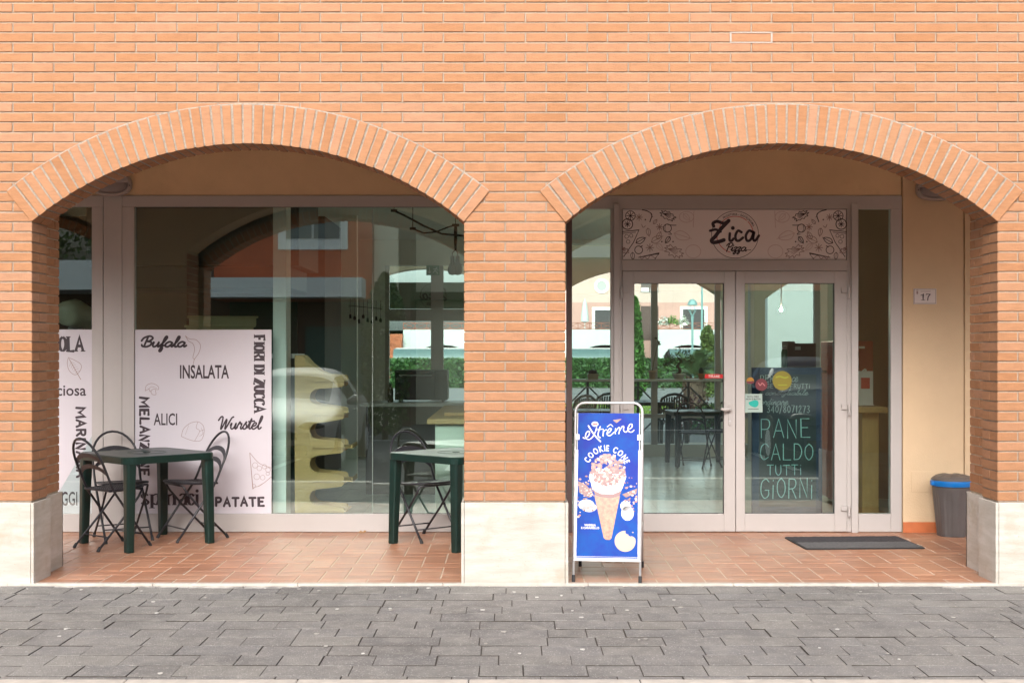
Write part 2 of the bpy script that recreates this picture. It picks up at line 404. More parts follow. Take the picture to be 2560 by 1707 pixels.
M['shaded_alu'] = mat('shaded_aluminium', (.11,.07,.065), .45)  # frame post in shade: the shade is put into this darker colour
M['steel'] = mat('satin_steel', (0.504,0.495,0.504), .33, metal=.1)
M['film'] = mat('printed_film', (.575,.545,.60), .35, .015, 3)
M['ink'] = mat('print_ink', (.035,.02,.03), .5)
M['ink_b'] = mat('print_ink_brown', (.30,.21,.20), .6)
M['ink_f'] = mat('print_ink_faint', (.60,.49,.49), .6)
M['ink_r'] = mat('print_ink_red', (.55,.08,.06), .6)
M['gplast'] = mat('dark_green_plastic', (0.0024,0.0192,0.0152), .33, .2, 8, .05, 60, spec=.5, wear=(7,.58,.75,(0.0096,0.044,0.036),.6))
M['cmetal'] = mat('anthracite_metal', (.022,.022,.028), .38, .1, 20, spec=.5)
M['rubber'] = mat('black_rubber', (.02,.02,.022), .7)
M['lampg'] = mat('grey_lamp_paint', (.34,.30,.29), .5)
M['lampglass'] = mat('lamp_lens', (.25,.22,.22), .25)
M['bin'] = mat('grey_bin_plastic', (0.1,0.0904,0.0896), .42, .06, 10, .05, 80)
M['binlid'] = mat('grey_lid_plastic', (0.1275,0.1105,0.102), .5, .08, 10)
M['blue'] = mat('blue_plastic', (.0,.16,.52), .35)
M['mat1'] = mat('dark_mat_pile', (.045,.042,.05), .95, .35, 60, .8, 300)
M['mat2'] = mat('grey_pile_sheen', (.12,.12,.125), .9, .2, 60, .6, 300)  # paler front half of the doormat, partly sheen put into the pile colour
M['white'] = mat('white_paint', (0.675,0.675,0.657), .5, .03, 6)
M['wplate'] = mat('plate_white', (.62,.56,.55), .35)
M['wood'] = mat('plywood', (.44,.27,.11), .5, .10, 5, stretch=(1,1,6))
M['wood2'] = mat('pine', (.40,.22,.08), .5, .15, 6, stretch=(5,5,1))
M['iwall'] = mat('interior_wall', (.76,.76,.70), .8, .05, 3)
M['iwall2'] = mat('interior_dark_wall', (.13,.10,.085), .8, .1, 3)
M['iceil'] = mat('interior_ceiling', (.74,.73,.67), .8, .04, 2)
M['ifloor'] = mat('interior_floor_tile', (.6,.6,.6), .20, .06, 3, tint=[(.74,.79,.78),(.81,.85,.84)], spec=1.0)
M['igrout'] = mat('interior_grout', (.20,.19,.18), .7)
M['black'] = mat('black_enamel', (.010,.010,.012), .2)
M['dgrey'] = mat('dark_grey', (.06,.06,.06), .5)
M['glass'] = glass_mat('window_glass')
M['glass2'] = glass_mat('far_window_glass', (.95,.985,.97), .04)
M['red'] = mat('red_gloss', (.45,.02,.02), .3)
M['chalk'] = mat('blackboard', (.012,.016,.018), .55, .2, 8)
M['navy'] = mat('navy_frame', (.006,.018,.05), .5, .1, 12)
M['chalkw'] = mat('chalk_marks', (0.238,0.3995,0.391), .9)
M['chalkw2'] = mat('white_chalk', (0.255,0.2805,0.272), .9)
# ------------------------------------------------------------------ setting: ground, porch floor, pavement, road
ROW, BH, JT, PER = .0654, .0554, .010, .2693
HW, RIN, ZC, SPR, RT = 1.4175, 2.218, .661, 2.366, .257
CXS = [-5.232, -1.732, 1.768, 5.268]
PIERS = [-6.982, -3.482, .018, 3.518, 7.018]
YS = 2.40                                   # plane of the shop front
XL, XR, ZT = -7.32, 7.36, 6.2
mb = MB(); mb.box(-60, 60, -70, -2.66, -.6, -.13); road = tag(mb.build('road', M['asphalt']), kind='structure')
mb = MB()
for i in range(7): mb.box(-9.0+2.6*i, -8.88+2.6*i, -9.8, -5.0, -.13, -.126)
mb.box(-40, 40, -15.0, -14.86, -.13, -.126)
tag(mb.build('road_markings', M['roadline']), kind='structure')
mb = MB()
for i in range(22): mb.cbox(-9+.8*i, -9+.8*i+.795, -2.66, -2.462, -.3, -.012, .004) if False else mb.box(-9+.8*i, -9+.8*i+.796, -2.66, -2.462, -.3, -.012)
tag(mb.build('kerb', M['marble'], bevel=.006), kind='structure')
# paving: rows of blocks of three lengths, joints open
mb = MB(); mb.k = 1; mb.box(-9, 9, -2.46, 0.02, -.3, -.0212); mb.k = 0
y = -.075; pr = random.Random(5)
while y > -2.46:
    h = pr.uniform(.204, .216); y0 = max(y-h, -2.458); x = -9+pr.uniform(0, .3)
    while x < 9:
        w = pr.choice([.21, .21, .26, .31, .31, .36, .42]); mb.tint = pr.random()
        zt = -.015+pr.uniform(-.0025, .0025); g = pr.uniform(.003, .009); c = .0015
        sk = pr.uniform(-.003, .003)
        a = [(x+g/2, y0+.006), (x+w-g/2, y0+.006+sk), (x+w-g/2, y-.005), (x+g/2, y-.005)]
        vs = [(p[0], p[1], -.05) for p in a]+[(p[0], p[1], zt-c) for p in a]
        i_ = [(a[0][0]+c, a[0][1]+c), (a[1][0]-c, a[1][1]+c), (a[2][0]-c, a[2][1]-c), (a[3][0]+c, a[3][1]-c)]
        tl = [pr.uniform(-.002, .002) for _ in range(4)]
        vs += [(p[0], p[1], zt+t) for p, t in zip(i_, tl)]
        fs = [(8,9,10,11)]
        for k in range(4):
            j = (k+1) % 4; fs += [(4+k,4+j,8+j,8+k)]
        b_ = len(mb.v); mb.add(vs, fs); mb.k = 1
        for k in range(4): j = (k+1) % 4; mb.face([b_+k,b_+j,b_+4+j,b_+4+k])
        mb.k = 0; x += w
    y = y0-.0005 if y0 > -2.455 else -3
tag(mb.build('pavement', [M['paver'], M['joint']]), kind='structure')
# narrow first course against the porch with old white paint on some blocks
mb = MB(); x = -9
while x < 9:
    w = pr.choice([.21, .26, .31, .36]); mb.tint = pr.random(); mb.k = 1 if (-3.15 < x < -1.6 and pr.random() < .8) or pr.random() < .06 else 0
    mb.box(x+.003, x+w-.003, -.073, -.0245, -.05, -.0155+pr.uniform(-.001,.001)); x += w
PAINT = mat('worn_white_paint', (0.204,0.1913,0.1785), .8, two=(0.561,0.5355,0.493), vscale=9)
tag(mb.build('pavement_edge', [M['paver'], PAINT]), kind='structure')
mb = MB()
for i in range(19): mb.box(-9+.95*i, -9+.95*i+.947, -.024, .022, -.2, .002)
tag(mb.build('porch_step_edge', M['marble'], bevel=.003), kind='structure')
# porch floor: 16 x 32 cm terracotta in a right-angle herringbone
mb = MB(); mb.k = 1; mb.box(XL-1, XR+1, .022, 13.2, -.2, -.0025); mb.k = 0
TW = .16; g = .0045; tr_ = random.Random(3)
def tile(x0, x1, y0, y1):
    x0 = max(x0, XL); x1 = min(x1, XR); y0 = max(y0, .024); y1 = min(y1, YS+.02)
    if x1-x0 < .01 or y1-y0 < .01: return
    mb.tint = min(1, max(0, tr_.gauss(.5, .28)))
    t = [tr_.uniform(-.0004, .0004) for _ in range(4)]
    x0 += g; x1 -= g; y0 += g; y1 -= g; c = .0022
    mb.add([(x0,y0,-.0024),(x1,y0,-.0024),(x1,y1,-.0024),(x0,y1,-.0024),(x0+c,y0+c,t[0]),(x1-c,y0+c,t[1]),(x1-c,y1-c,t[2]),(x0+c,y1-c,t[3])],
           [(4,5,6,7),(0,1,5,4),(1,2,6,5),(2,3,7,6),(3,0,4,7)])
for j in range(-1, 16):
    for i in range(int(XL/TW)-2, int(XR/TW)+2):
        k = (i-j) % 4
        if k == 0: tile(i*TW, (i+2)*TW, j*TW, (j+1)*TW)
        elif k == 3: tile(i*TW, (i+1)*TW, j*TW, (j+2)*TW)
tag(mb.build('porch_floor', [M['tile'], M['grout']]), kind='structure')
# shop floor: pale polished tiles
mb = MB(); mb.k = 1; mb.box(-6.2, 6.2, YS+.07, 10.3, -.1, -.0015); mb.k = 0
for i in range(31):
    for j in range(20):
        x0 = -6.2+.4*i; y0 = YS+.07+.4*j
        if x0 > 6.15 or y0 > 10.2: continue
        mb.tint = tr_.random(); x1 = min(x0+.397, 6.2); y1 = min(y0+.397, 10.3)
        t = [tr_.uniform(-.0006, .0006) for _ in range(4)]
        mb.add([(x0,y0,t[0]),(x1,y0,t[1]),(x1,y1,t[2]),(x0,y1,t[3])], [(0,1,2,3)])
tag(mb.build('shop_floor', [M['ifloor'], M['igrout']]), kind='structure')

# ------------------------------------------------------------------ the brick building
bld = thing('brick_building', 'long orange brick arcade building with two wide arches in front of a glazed pizza shop', 'building')
def slices(mb, cxs, hw, rad, y0, y1, zt, zb, x0, x1, n=36):
    """wall with arched openings, as upright slices"""
    cur = x0
    spr = ZC+math.sqrt(max(rad*rad-hw*hw, 0))
    for c in cxs:
        if c-hw > cur: mb.box(cur, c-hw, y0, y1, zb, zt)
        for i in range(n):
            a = c-hw+2*hw*i/n; b = c-hw+2*hw*(i+1)/n
            za = ZC+math.sqrt(rad*rad-(a-c)**2); zb_ = ZC+math.sqrt(rad*rad-(b-c)**2)
            mb.hexa([(a,y0,za),(b,y0,zb_),(b,y1,zb_),(a,y1,za),(a,y0,zt),(b,y0,zt),(b,y1,zt),(a,y1,zt)])
        cur = c+hw
    mb.box(cur, x1, y0, y1, zb, zt)
# mortar bed (front half, pierced larger where the arch rings sit) and brick skin in ONE mesh
mb = MB(); mb.k = 1
slices(mb, CXS, HW+.007, RIN+.10, .007, .28, ZT, -.1, XL+.007, XR-.007)
mb.k = 0; br = random.Random(21)
def op_half(z0, z1):
    if z1 <= SPR+.004: return HW
    q = (RIN+.06)**2-(z0-ZC)**2
    h = math.sqrt(q) if q > 0 else 0
    return min(h, HW*(z0-ZC)/(SPR-ZC)) if z1 < SPR+.2 else h
k = 0
while .535+k*ROW < ZT:
    z0 = .535+k*ROW+JT/2; z1 = z0+BH; h = op_half(z0, z1); below = z1 <= SPR+.004
    iv = []; cur = XL
    for c in CXS:
        if h: iv.append((cur, c-h)); cur = c+h
    iv.append((cur, XR))
    for a, b in iv:
        n0 = math.floor((a-(-.181))/PER)-1
        off = -.181 if k % 2 == 0 else -.0446
        pcs = []
        for n in range(n0, n0+int((b-a)/PER)+5):
            xa = max(off+n*PER+JT/2, a); xb = min(off+(n+1)*PER-JT/2, b)
            if xb-xa > .001: pcs.append([xa, xb])
        if len(pcs) > 1 and pcs[0][1]-pcs[0][0] < .05: pcs[1][0] = pcs[0][0]; pcs.pop(0)
        if len(pcs) > 1 and pcs[-1][1]-pcs[-1][0] < .05: pcs[-2][1] = pcs[-1][1]; pcs.pop()
        if pcs: pcs[0][0] = a; pcs[-1][1] = b
        for xa, xb in pcs:
            mb.tint = min(1, max(0, br.gauss(.5, .22))); j = br.uniform(-.0012, .0012); dz = br.uniform(-.0008, .0008)
            edge = below and (abs(xa-a) < .001 or abs(xb-b) < .001)
            d = (.275 if k % 2 else .137) if edge else .03
            mb.cbox(xa, xb, j if not edge else 0, d, z0+dz, z1+dz, .0028)
        if below:
            for e, s in ((a, 1), (b, -1)):
                if abs(e) > 7.2 or not below: continue
                segs = [] if k % 2 else [(.147, .277)]
                for q0, q1 in segs:
                    mb.tint = br.gauss(.5, .2); mb.box(min(e, e+s*.03), max(e, e+s*.03), q0, q1, z0, z1)
                e2 = e+s*.05; segs = [(.285,.47),(.48,.66)] if k % 2 else [(.285,.37),(.38,.57),(.58,.66)]
                for q0, q1 in segs:
                    mb.tint = br.gauss(.45, .2); mb.box(min(e2, e2+s*.02), max(e2, e2+s*.02), q0, q1, z0, z1)
    if SPR < z0 < 2.50:
        for c in CXS:
            for s in (1, -1):
                e2 = c+s*(HW+.05); segs = [(.285,.47),(.48,.66)] if k % 2 else [(.285,.37),(.38,.57),(.58,.66)]
                for q0, q1 in segs:
                    mb.tint = br.gauss(.45, .2); mb.box(min(e2, e2+s*.02), max(e2, e2+s*.02), q0, q1, z0, z1)
    k += 1
mb.build('brick_wall', [M['brick'], M['mortar']], bld)
mb = MB(); xa = -.181+6*PER; zb_ = .535+46*ROW
for q in ((xa-.006,xa+PER+.006,zb_-.004,zb_+.004),(xa-.006,xa+PER+.006,zb_+ROW-.004,zb_+ROW+.0045),(xa-.006,xa+.006,zb_+.0046,zb_+ROW-.0046),(xa+PER-.006,xa+PER+.006,zb_+.0046,zb_+ROW-.0046)): mb.box(q[0],q[1],-.0022,.02,q[2],q[3])
mb.build('patched_joint', mat('fresh_mortar', (.36,.31,.27), .9, .1, 60), bld)
# rear half of the arcade wall, set back 5 cm, plain inside face
mb = MB(); slices(mb, CXS, HW+.056, RIN+.16, .281, .655, ZT, -.1, XL+.01, XR-.01)
mb.build('arcade_core', M['inner_plaster'], bld)
# voussoir rings
TH = math.asin(HW/RIN)
def ring(mb, c, yo=0, flip=1):
    n = 49; da = 2*TH/n; rr = random.Random(int(c*100)); mb.k = 1
    def P(r, a, y): return (c+r*math.sin(a), y, ZC+r*math.cos(a))
    for i in range(n):
        a0 = -TH+i*da+ (0 if i else .003); a1 = a0+da - (.003 if i == n-1 else 0)
        mb.hexa([P(RIN+.004,a0,-.007),P(RIN+.004,a1,-.007),P(RIN+.004,a1,.278),P(RIN+.004,a0,.278),P(RIN+RT+.0075,a0,-.007),P(RIN+RT+.0075,a1,-.007),P(RIN+RT+.0075,a1,.278),P(RIN+RT+.0075,a0,.278)])
    mb.k = 0
    for i in range(n):
        ga = .0062/RIN; a0 = -TH+i*da+ga; a1 = -TH+(i+1)*da-ga
        if i == 0: a0 = -TH
        if i == n-1: a1 = TH
        w = rr.uniform(-.0015, .0015); a0 += w*.4; a1 += w*.4
        for y0, y1 in ((-.012, .132), (.142, .28)):
            mb.tint = min(1, max(0, rr.gauss(.45, .22))); q = rr.uniform(-.002, .002); ro = RIN+RT+rr.uniform(-.004, .003)
            y0 += q*.6
            mb.hexa([P(RIN+q,a0,y0),P(RIN+q,a1,y0),P(RIN+q,a1,y1),P(RIN+q,a0,y1),P(ro,a0,y0),P(ro,a1,y0),P(ro,a1,y1),P(ro,a0,y1)])
for c in CXS:
    mb = MB(); ring(mb, c); mb.build('brick_arch', [M['brick'], M['arch_mortar']], bld, bevel=.0025, bseg=1)
# travertine plinths: thin slabs round each pier
for p in PIERS:
    mb = MB(); pw = .351; zt = .528
    mb.box(p-pw+.0215, p+pw-.0215, -.020, .002, -.016, zt)
    for s in (-1, 1):
        xa, xb = sorted((p+s*(pw-.02), p+s*pw)); mb.box(xa, xb, -.0195, .30, -.016, zt)
        xa, xb = sorted((p+s*(pw-.05-.02), p+s*(pw-.05))); mb.box(xa, xb, .3015, .685, -.016, zt)
    mb.box(p-pw+.05, p+pw-.05, .665, .684, -.016, zt-.001)
    mb.box(p-pw+.025, p+pw-.025, .0035, .295, -.016, zt-.004)
    mb.box(p-pw+.075, p+pw-.075, .2955, .66, -.016, zt-.004)
    mb.build('plinth', M['trav'], bld, bevel=.004)
# porch: ceiling, plastered wall over and beside the shop front, skirting
FT = Z(489, YS); FX1 = X(2255, YS); FX0 = -4.75
mb = MB(); mb.box(XL+.02, XR-.02, .656, YS+.1, 3.36, 3.5); mb.build('porch_ceiling', mat('ceiling_paint', (.80,.74,.64), .9, .03, 3), bld)
mb = MB(); mb.box(FX0, FX1-.002, YS+.012, YS+.30, FT+.004, 3.359); mb.build('upper_wall', M['ochre'], bld)
mb = MB()
for a, b, q in ((FX1+.006, X(2409, YS), .004), (X(2409, YS)+.006, XR-.03, .012), (XL+.03, FX0-.004, .004)):
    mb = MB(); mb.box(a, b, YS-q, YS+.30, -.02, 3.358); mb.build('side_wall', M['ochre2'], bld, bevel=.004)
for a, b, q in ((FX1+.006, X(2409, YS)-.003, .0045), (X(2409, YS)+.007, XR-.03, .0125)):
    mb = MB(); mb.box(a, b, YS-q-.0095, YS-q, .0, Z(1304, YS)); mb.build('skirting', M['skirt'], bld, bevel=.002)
hz = [(X(2278,YS),Z(1230,YS)),(X(2405,YS),Z(1178,YS))]
mb = MB(); (a,b),(c,d) = hz
mb.box(a, c, YS-.008, YS-.0045, b, d); mb.build('meter_hatch', M['ochre2'], bld, bevel=.0015)
# upper storey block behind the facade, side walls, rear
mb = MB(); mb.box(XL+.03, XR-.03, .656, 10.6, 3.501, ZT-.01)
mb.build('upper_storey', M['inner_plaster'], bld)
mb = MB(); mb.box(XL-.15, XR+.15, -.25, 10.8, ZT, ZT+.18); mb.build('roof', M['inner_plaster'], bld)

# ------------------------------------------------------------------ shop front: aluminium frame, panes, door
fy0, fy1 = YS, YS+.07
def fbox(mb, px0, px1, py0, py1, out=0.0, back=fy1):
    mb.box(X(px0,YS), X(px1,YS), fy0-out, back, Z(py1,YS), Z(py0,YS))
def pane(name, par, px0, px1, py0, py1, a=0, c=0, y=YS+.030, m='glass', label=None):
    x0, x1, z0, z1 = X(px0,YS), X(px1,YS), Z(py1,YS), Z(py0,YS)
    mb = MB(); w, h = (x1-x0)/2, (z1-z0)/2; mb.box(-w, w, -.004, .004, -h, h)
    o = mb.build(name, M[m], par); o.location = ((x0+x1)/2, y, (z0+z1)/2); o.rotation_euler = (-math.asin(c), 0, a)
    return o
PXL = 1280+FX0*PXM/(1+YS/D)
win = MB()
fbox(win, PXL, 258, 489, 517); fbox(win, PXL, 229.4, 1284, 1329); fbox(win, 229.4, 257.3, 517, 1329, .0015)
fbox(win, PXL, PXL+30, 517, 1284)
small = win.build('shop_window', M['alu'], bld, bevel=.003); small['label'] = 'narrow shop window at far left'
pane('pane', small, PXL+30, 229.4, 517, 1284, -.0102, .006)
win = MB()
fbox(win, 258.8, 305, 489, 1329, .003); fbox(win, 305.2, 335, 517.3, 1283.7, .0); fbox(win, 305.2, 1415, 489, 517); fbox(win, 305.2, 1415, 1284, 1329)
fbox(win, 1330, 1360, 517, 1284)
big = win.build('shop_window', M['alu'], bld, bevel=.003); big['label'] = 'wide shop window with two frameless panes'
pane('pane', big, 335, 930, 517, 1284, -.0102, .006)
pane('pane', big, 931.2, 1330, 517, 1284, -.0102, .0085)
mb = MB(); mb.box(X(930.1,YS), X(931.1,YS), YS+.024, YS+.036, Z(1284,YS), Z(517,YS)); mb.build('silicone_joint', mat('silicone', (.35,.4,.37), .4), big)
for a, b, c_, d in ((335,1330,516.6,518),(335,1330,1283,1284.3)):
    mb = MB(); mb.box(X(a,YS), X(b,YS), fy0+.02, fy0+.025, Z(d,YS), Z(c_,YS)); mb.build('gasket', M['alu_d'], big)
# door side
mb = MB(); mb.box(X(1416,YS), X(1430,YS), fy0-.02, fy1, 0, Z(489,YS)+.0); mb.build('corner_post', M['shaded_alu'], bld, bevel=.003)
win = MB()
fbox(win, 1430.3, 2255, 489, 522.5); fbox(win, 1430.3, 1527, 1284, 1329); fbox(win, 1527, 1555, 522.6, 1329.0, .002)
fbox(win, 2117.5, 2146, 522.6, 1329, .002); fbox(win, 2227, 2254.5, 522.6, 1329, .0); fbox(win, 2146.2, 2226.8, 1284, 1329)
fbox(win, 1555.2, 2117.3, 649, 677, .001); win.box(X(1555.1,YS), X(2117.4,YS), fy0+.045, fy1-.001, Z(690,YS), Z(677,YS)); win.box(X(1555.1,YS), X(2117.4,YS), fy0+.045, fy1-.001, Z(649,YS), Z(522.5,YS))
dfr = win.build('door_frame', M['alu'], bld, bevel=.003)
for a, b in ((1534,1548),(2127,2143)):
    mb = MB(); mb.box(X(a,YS), X(b,YS), fy0-.028, fy0-.003, 0, Z(510,YS)); mb.build('cover_strip', M['alu'], dfr, bevel=.003)
pane('side_light', dfr, 1430.5, 1527, 522.6, 1284, .0, .004); pane('side_light', dfr, 2146, 2227, 522.6, 1284, .01, .0)
def leaf(l, r, hand, label):
    mb = MB(); t, b = 678, 1328; o = .004
    gl = {'L':(1585,1810),'R':(1862,2086.6)}[hand]
    fbox(mb, l, gl[0], t, b, o); fbox(mb, gl[1], r, t, b, o); fbox(mb, gl[0]+.1, gl[1]-.1, t, 708, o); fbox(mb, gl[0]+.1, gl[1]-.1, 1283.5, b, o)
    if hand == 'L': mb.box(X(1836,YS), X(1842,YS), fy0+.0705, fy0+.085, Z(1327,YS), Z(679,YS))
    d = mb.build('door', M['alu'], bld, bevel=.003); d['label'] = label
    pane('pane', d, gl[0], gl[1], 708, 1283.5, .003 if hand == 'R' else -.002, .002)
    mb = MB(); e = 1.3
    for q in ((gl[0],gl[1],708,708+e),(gl[0],gl[1],1283.5-e,1283.5),(gl[0],gl[0]+e,709.5,1282),(gl[1]-e,gl[1],709.5,1282)): mb.box(X(q[0],YS), X(q[1],YS), fy0+.012, fy0+.025, Z(q[3],YS), Z(q[2],YS))
    mb.build('gasket', M['alu_d'], d)
    for py in (719, 1010, 1263):
        mb = MB()
        if hand == 'L': fbox(mb, 1556.5, 1571.5, py, py+13, .022, fy0-.005); mb.tube([W(1552.5,py-1,YS)+Vector((0,-.035,0)), W(1552.5,py+27,YS)+Vector((0,-.035,0))], .011, 10)
        else: fbox(mb, 2102, 2116, py, py+13, .022, fy0-.005); mb.tube([W(2120.5,py-1,YS)+Vector((0,-.035,0)), W(2120.5,py+27,YS)+Vector((0,-.035,0))], .011, 10)
        mb.build('hinge', M['alu'], d, bevel=.002)
    return d
dl = leaf(1556, 1838.2, 'L', 'left glazed door leaf with lever handle'); dr = leaf(1839.6, 2117, 'R', 'right glazed door leaf with stickers')
mb = MB(); hy = fy0-.004
mb.prism([(p[0],p[1]) for p in [(X(1824+3.6*math.cos(a),YS), Z(1036+ (24 if math.sin(a)>0 else -24)*1+3.6*math.sin(a),YS)) for a in [i*math.pi/8 for i in range(16)]]], lambda u,v,d: (u,d,v), hy-.012, hy+.001)
mb.build('handle_plate', M['alu'], dl, bevel=.002)
mb = MB(); c = W(1824,1022,YS); mb.tube([(c.x,hy-.01,c.z),(c.x,hy-.05,c.z),(c.x-.012,hy-.058,c.z-.001),(c.x-.05,hy-.06,c.z-.004),(c.x-.085,hy-.058,c.z+.004)], [.010,.010,.011,.014,.010], 10)
mb.build('handle', M['alu'], dl, smooth=True)
mb = MB(); c = W(1824,1052,YS); mb.tube([(c.x,hy-.011,c.z),(c.x,hy-.0135,c.z)], .008, 12); mb.build('lock_cylinder', M['steel'], dl)

# ------------------------------------------------------------------ shop interior shell (parts of the building)
mb = MB(); mb.box(-6.3, 6.3, YS+.31, 10.4, 3.12, 3.3); mb.build('shop_ceiling', M['iceil'], bld)
for a, b, q0, q1, m_ in ((3.90, 4.0, YS+.301, 4.9, 'iwall2'), (-6.32, -6.2, YS+.301, 10.4, 'iwall'), (6.2, 6.32, 5.0, 10.4, 'iwall'), (3.36, 6.2, 4.9, 4.999, 'iwall2')):
    mb = MB(); mb.box(a, b, q0, q1, 0, 3.12); mb.build('shop_side_wall', M[m_], bld)
FY = 10.3
WX0, WX1 = -1.83, 6.2
mb = MB()
mb.box(-6.2, WX0, FY, FY+.2, 0, 3.12); mb.box(WX0, .35, FY, FY+.2, 2.75, 3.12); mb.box(.35, WX1, FY, FY+.2, 3.06, 3.12); mb.box(.35, WX1, FY, FY+.2, 0, .17)
mb.box(4.44, WX1, FY, FY+.2, .17, 3.06)
mb.build('rear_wall', M['iwall'], bld)
mb = MB()
for x, w in ((WX0+.0,.06),(-1.17,.18),(-.42,.10),(.35,.08),(2.01,.09),(2.93,.08),(4.36,.08)): mb.box(x, x+w, FY-.0, FY+.08, .0 if x < .3 else .17, 2.75 if x < .3 else 3.06)
for x0, x1 in ((WX0+.06,-1.17),(-.99,-.42)): mb.box(x0, x1, FY+.002, FY+.078, 1.95, 2.12); mb.box(x0, x1, FY+.002, FY+.078, 0, .12)
mb.box(.43, 2.01, FY+.002, FY+.078, .55, .61); mb.box(2.10, 2.93, FY+.002, FY+.078, .55, .61); mb.box(3.01, 4.36, FY+.002, FY+.078, .55, .61)
rw = mb.build('rear_window', M['alu'], bld, bevel=.003)
mb = MB(); mb.box(WX0, 4.44, FY+.035, FY+.041, .02, 3.05); mb.build('pane', M['glass2'], rw)
mb = MB(); mb.box(.36, 2.98, FY-.28, FY-.005, 1.085, 1.115); mb.build('window_shelf', M['white'], bld, bevel=.003)
mb = MB(); mb.box(-2.05, -1.72, YS+.16, YS+.45, 0, 3.12) ; 
mb.v = []; mb.f = []; mb.m = []; mb.t = []
x0, x1 = X(684, YS+.2), X(717, YS+.2); mb.box(x0, x1, YS+.17, YS+.40, 0, 3.11); mb.build('shop_pillar', M['white'], bld, bevel=.003)
# pale column seen through the right door leaf
mb = MB(); mb.box(X(1876,9.5),X(1886,9.5),9.5,9.7,0,3.11); mb.build('shop_pillar', M['white'], bld, bevel=.01)
mb = MB(); mb.box(-6.2, -2.35, 7.0, 7.12, 0, 3.12); mb.box(-2.35,-2.23,7.0,FY,0,3.12); mb.build('partition_wall', M['iwall2'], bld)
mb = MB(); mb.box(-3.35,-2.55,6.95,6.998,0,2.1); mb.build('inner_door', mat('green_door', (.03,.08,.06), .5), bld, bevel=.004)
mb = MB(); mb.box(-3.9, -1.95, 3.4, 4.6, 2.30, 3.119); mb.box(-3.8,-2.05,3.5,4.5,2.10,2.30); mb.build('extractor_hood', M['dgrey'], bld, bevel=.01)
# rear arcade with the same arches, standing on the far street
RCX = [-4.91, -1.41, 2.09, 5.59]
mb = MB(); slices(mb, RCX, HW, RIN, 13.0, 13.4, 3.6, -.1, XL+.03, XR-.03); mb.build('rear_arcade', mat('cream_plaster', (.66,.56,.40), .9, .05, 3), bld)
mb = MB(); mb.box(XL+.03, XR-.03, FY+.21, FY+.6, 3.36, 3.5); mb.build('rear_canopy', M['white'], bld)

# ------------------------------------------------------------------ porch furniture
def make_table(label, loc, rz, group):
    t = thing('plastic_table', label, 'table', loc, rz, group)
    hs, rc = .395, .085
    def rsq(h, r, n=5):
        out = []
        for qx, qy, a0 in ((1,1,0),(-1,1,90),(-1,-1,180),(1,-1,270)):
            for i in range(n+1):
                a = R(a0+90*i/n); out.append((qx*(h-r)+r*math.cos(a), qy*(h-r)+r*math.sin(a)))
        return out
    mb = MB(); prof = [(hs-.012,.672),(hs-.001,.665),(hs,.712),(hs-.006,.7195),(hs-.022,.7215),(hs-.03,.7185)]
    rings = []
    for h, z in prof:
        b = len(mb.v); q = rsq(h, rc-(hs-h)*.6); mb.v += [(x,y,z) for x,y in q]; rings.append((b, len(q)))
    for (b0,n),(b1,_) in zip(rings, rings[1:]):
        for i in range(n): j = (i+1) % n; mb.face([b0+i,b0+j,b1+j,b1+i])
    b, n = rings[-1]; mb.face([b+i for i in range(n)]); b, n = rings[0]; mb.face([b+i for i in range(n)][::-1])
    top = mb.build('table_top', M['gplast'], t, smooth=False)
    mb = MB()
    for r0, z in ((.03,.719),(.15,.7188)):
        mb.tube([(r0*math.cos(2*math.pi*i/32), r0*math.sin(2*math.pi*i/32), z) for i in range(32)], .0022, 5, closed=True)
    mb.build('umbrella_ring', M['gplast'], t)
    for sx in (1,-1):
        for sy in (1,-1):
            mb = MB(); secs = []
            for z, h, o in ((0,.029,.382),(.01,.031,.382),(.40,.036,.374),(.668,.040,.368)):
                b = len(mb.v); cx, cy_ = sx*(o-.03), sy*(o-.03); q = rsq(h, h*.45, 3); mb.v += [(cx+x, cy_+y, z) for x,y in q]; secs.append((b, len(q)))
            for (b0,n),(b1,_) in zip(secs, secs[1:]):
                for i in range(n): j = (i+1) % n; mb.face([b0+i,b0+j,b1+j,b1+i])
            mb.face([secs[0][0]+i for i in range(secs[0][1])][::-1])
            mb.build('leg', M['gplast'], t)
    return t
T1 = (-2.895, 1.79); T2 = (-.443, 1.80)
tab = make_table('green plastic table with a chair on three sides, in front of the printed window panel', (*T1, 0), R(45.5), 'green plastic tables')
tab2 = dup(tab, (*T2, 0), R(47.5), 'green plastic table half hidden behind the middle brick pier')
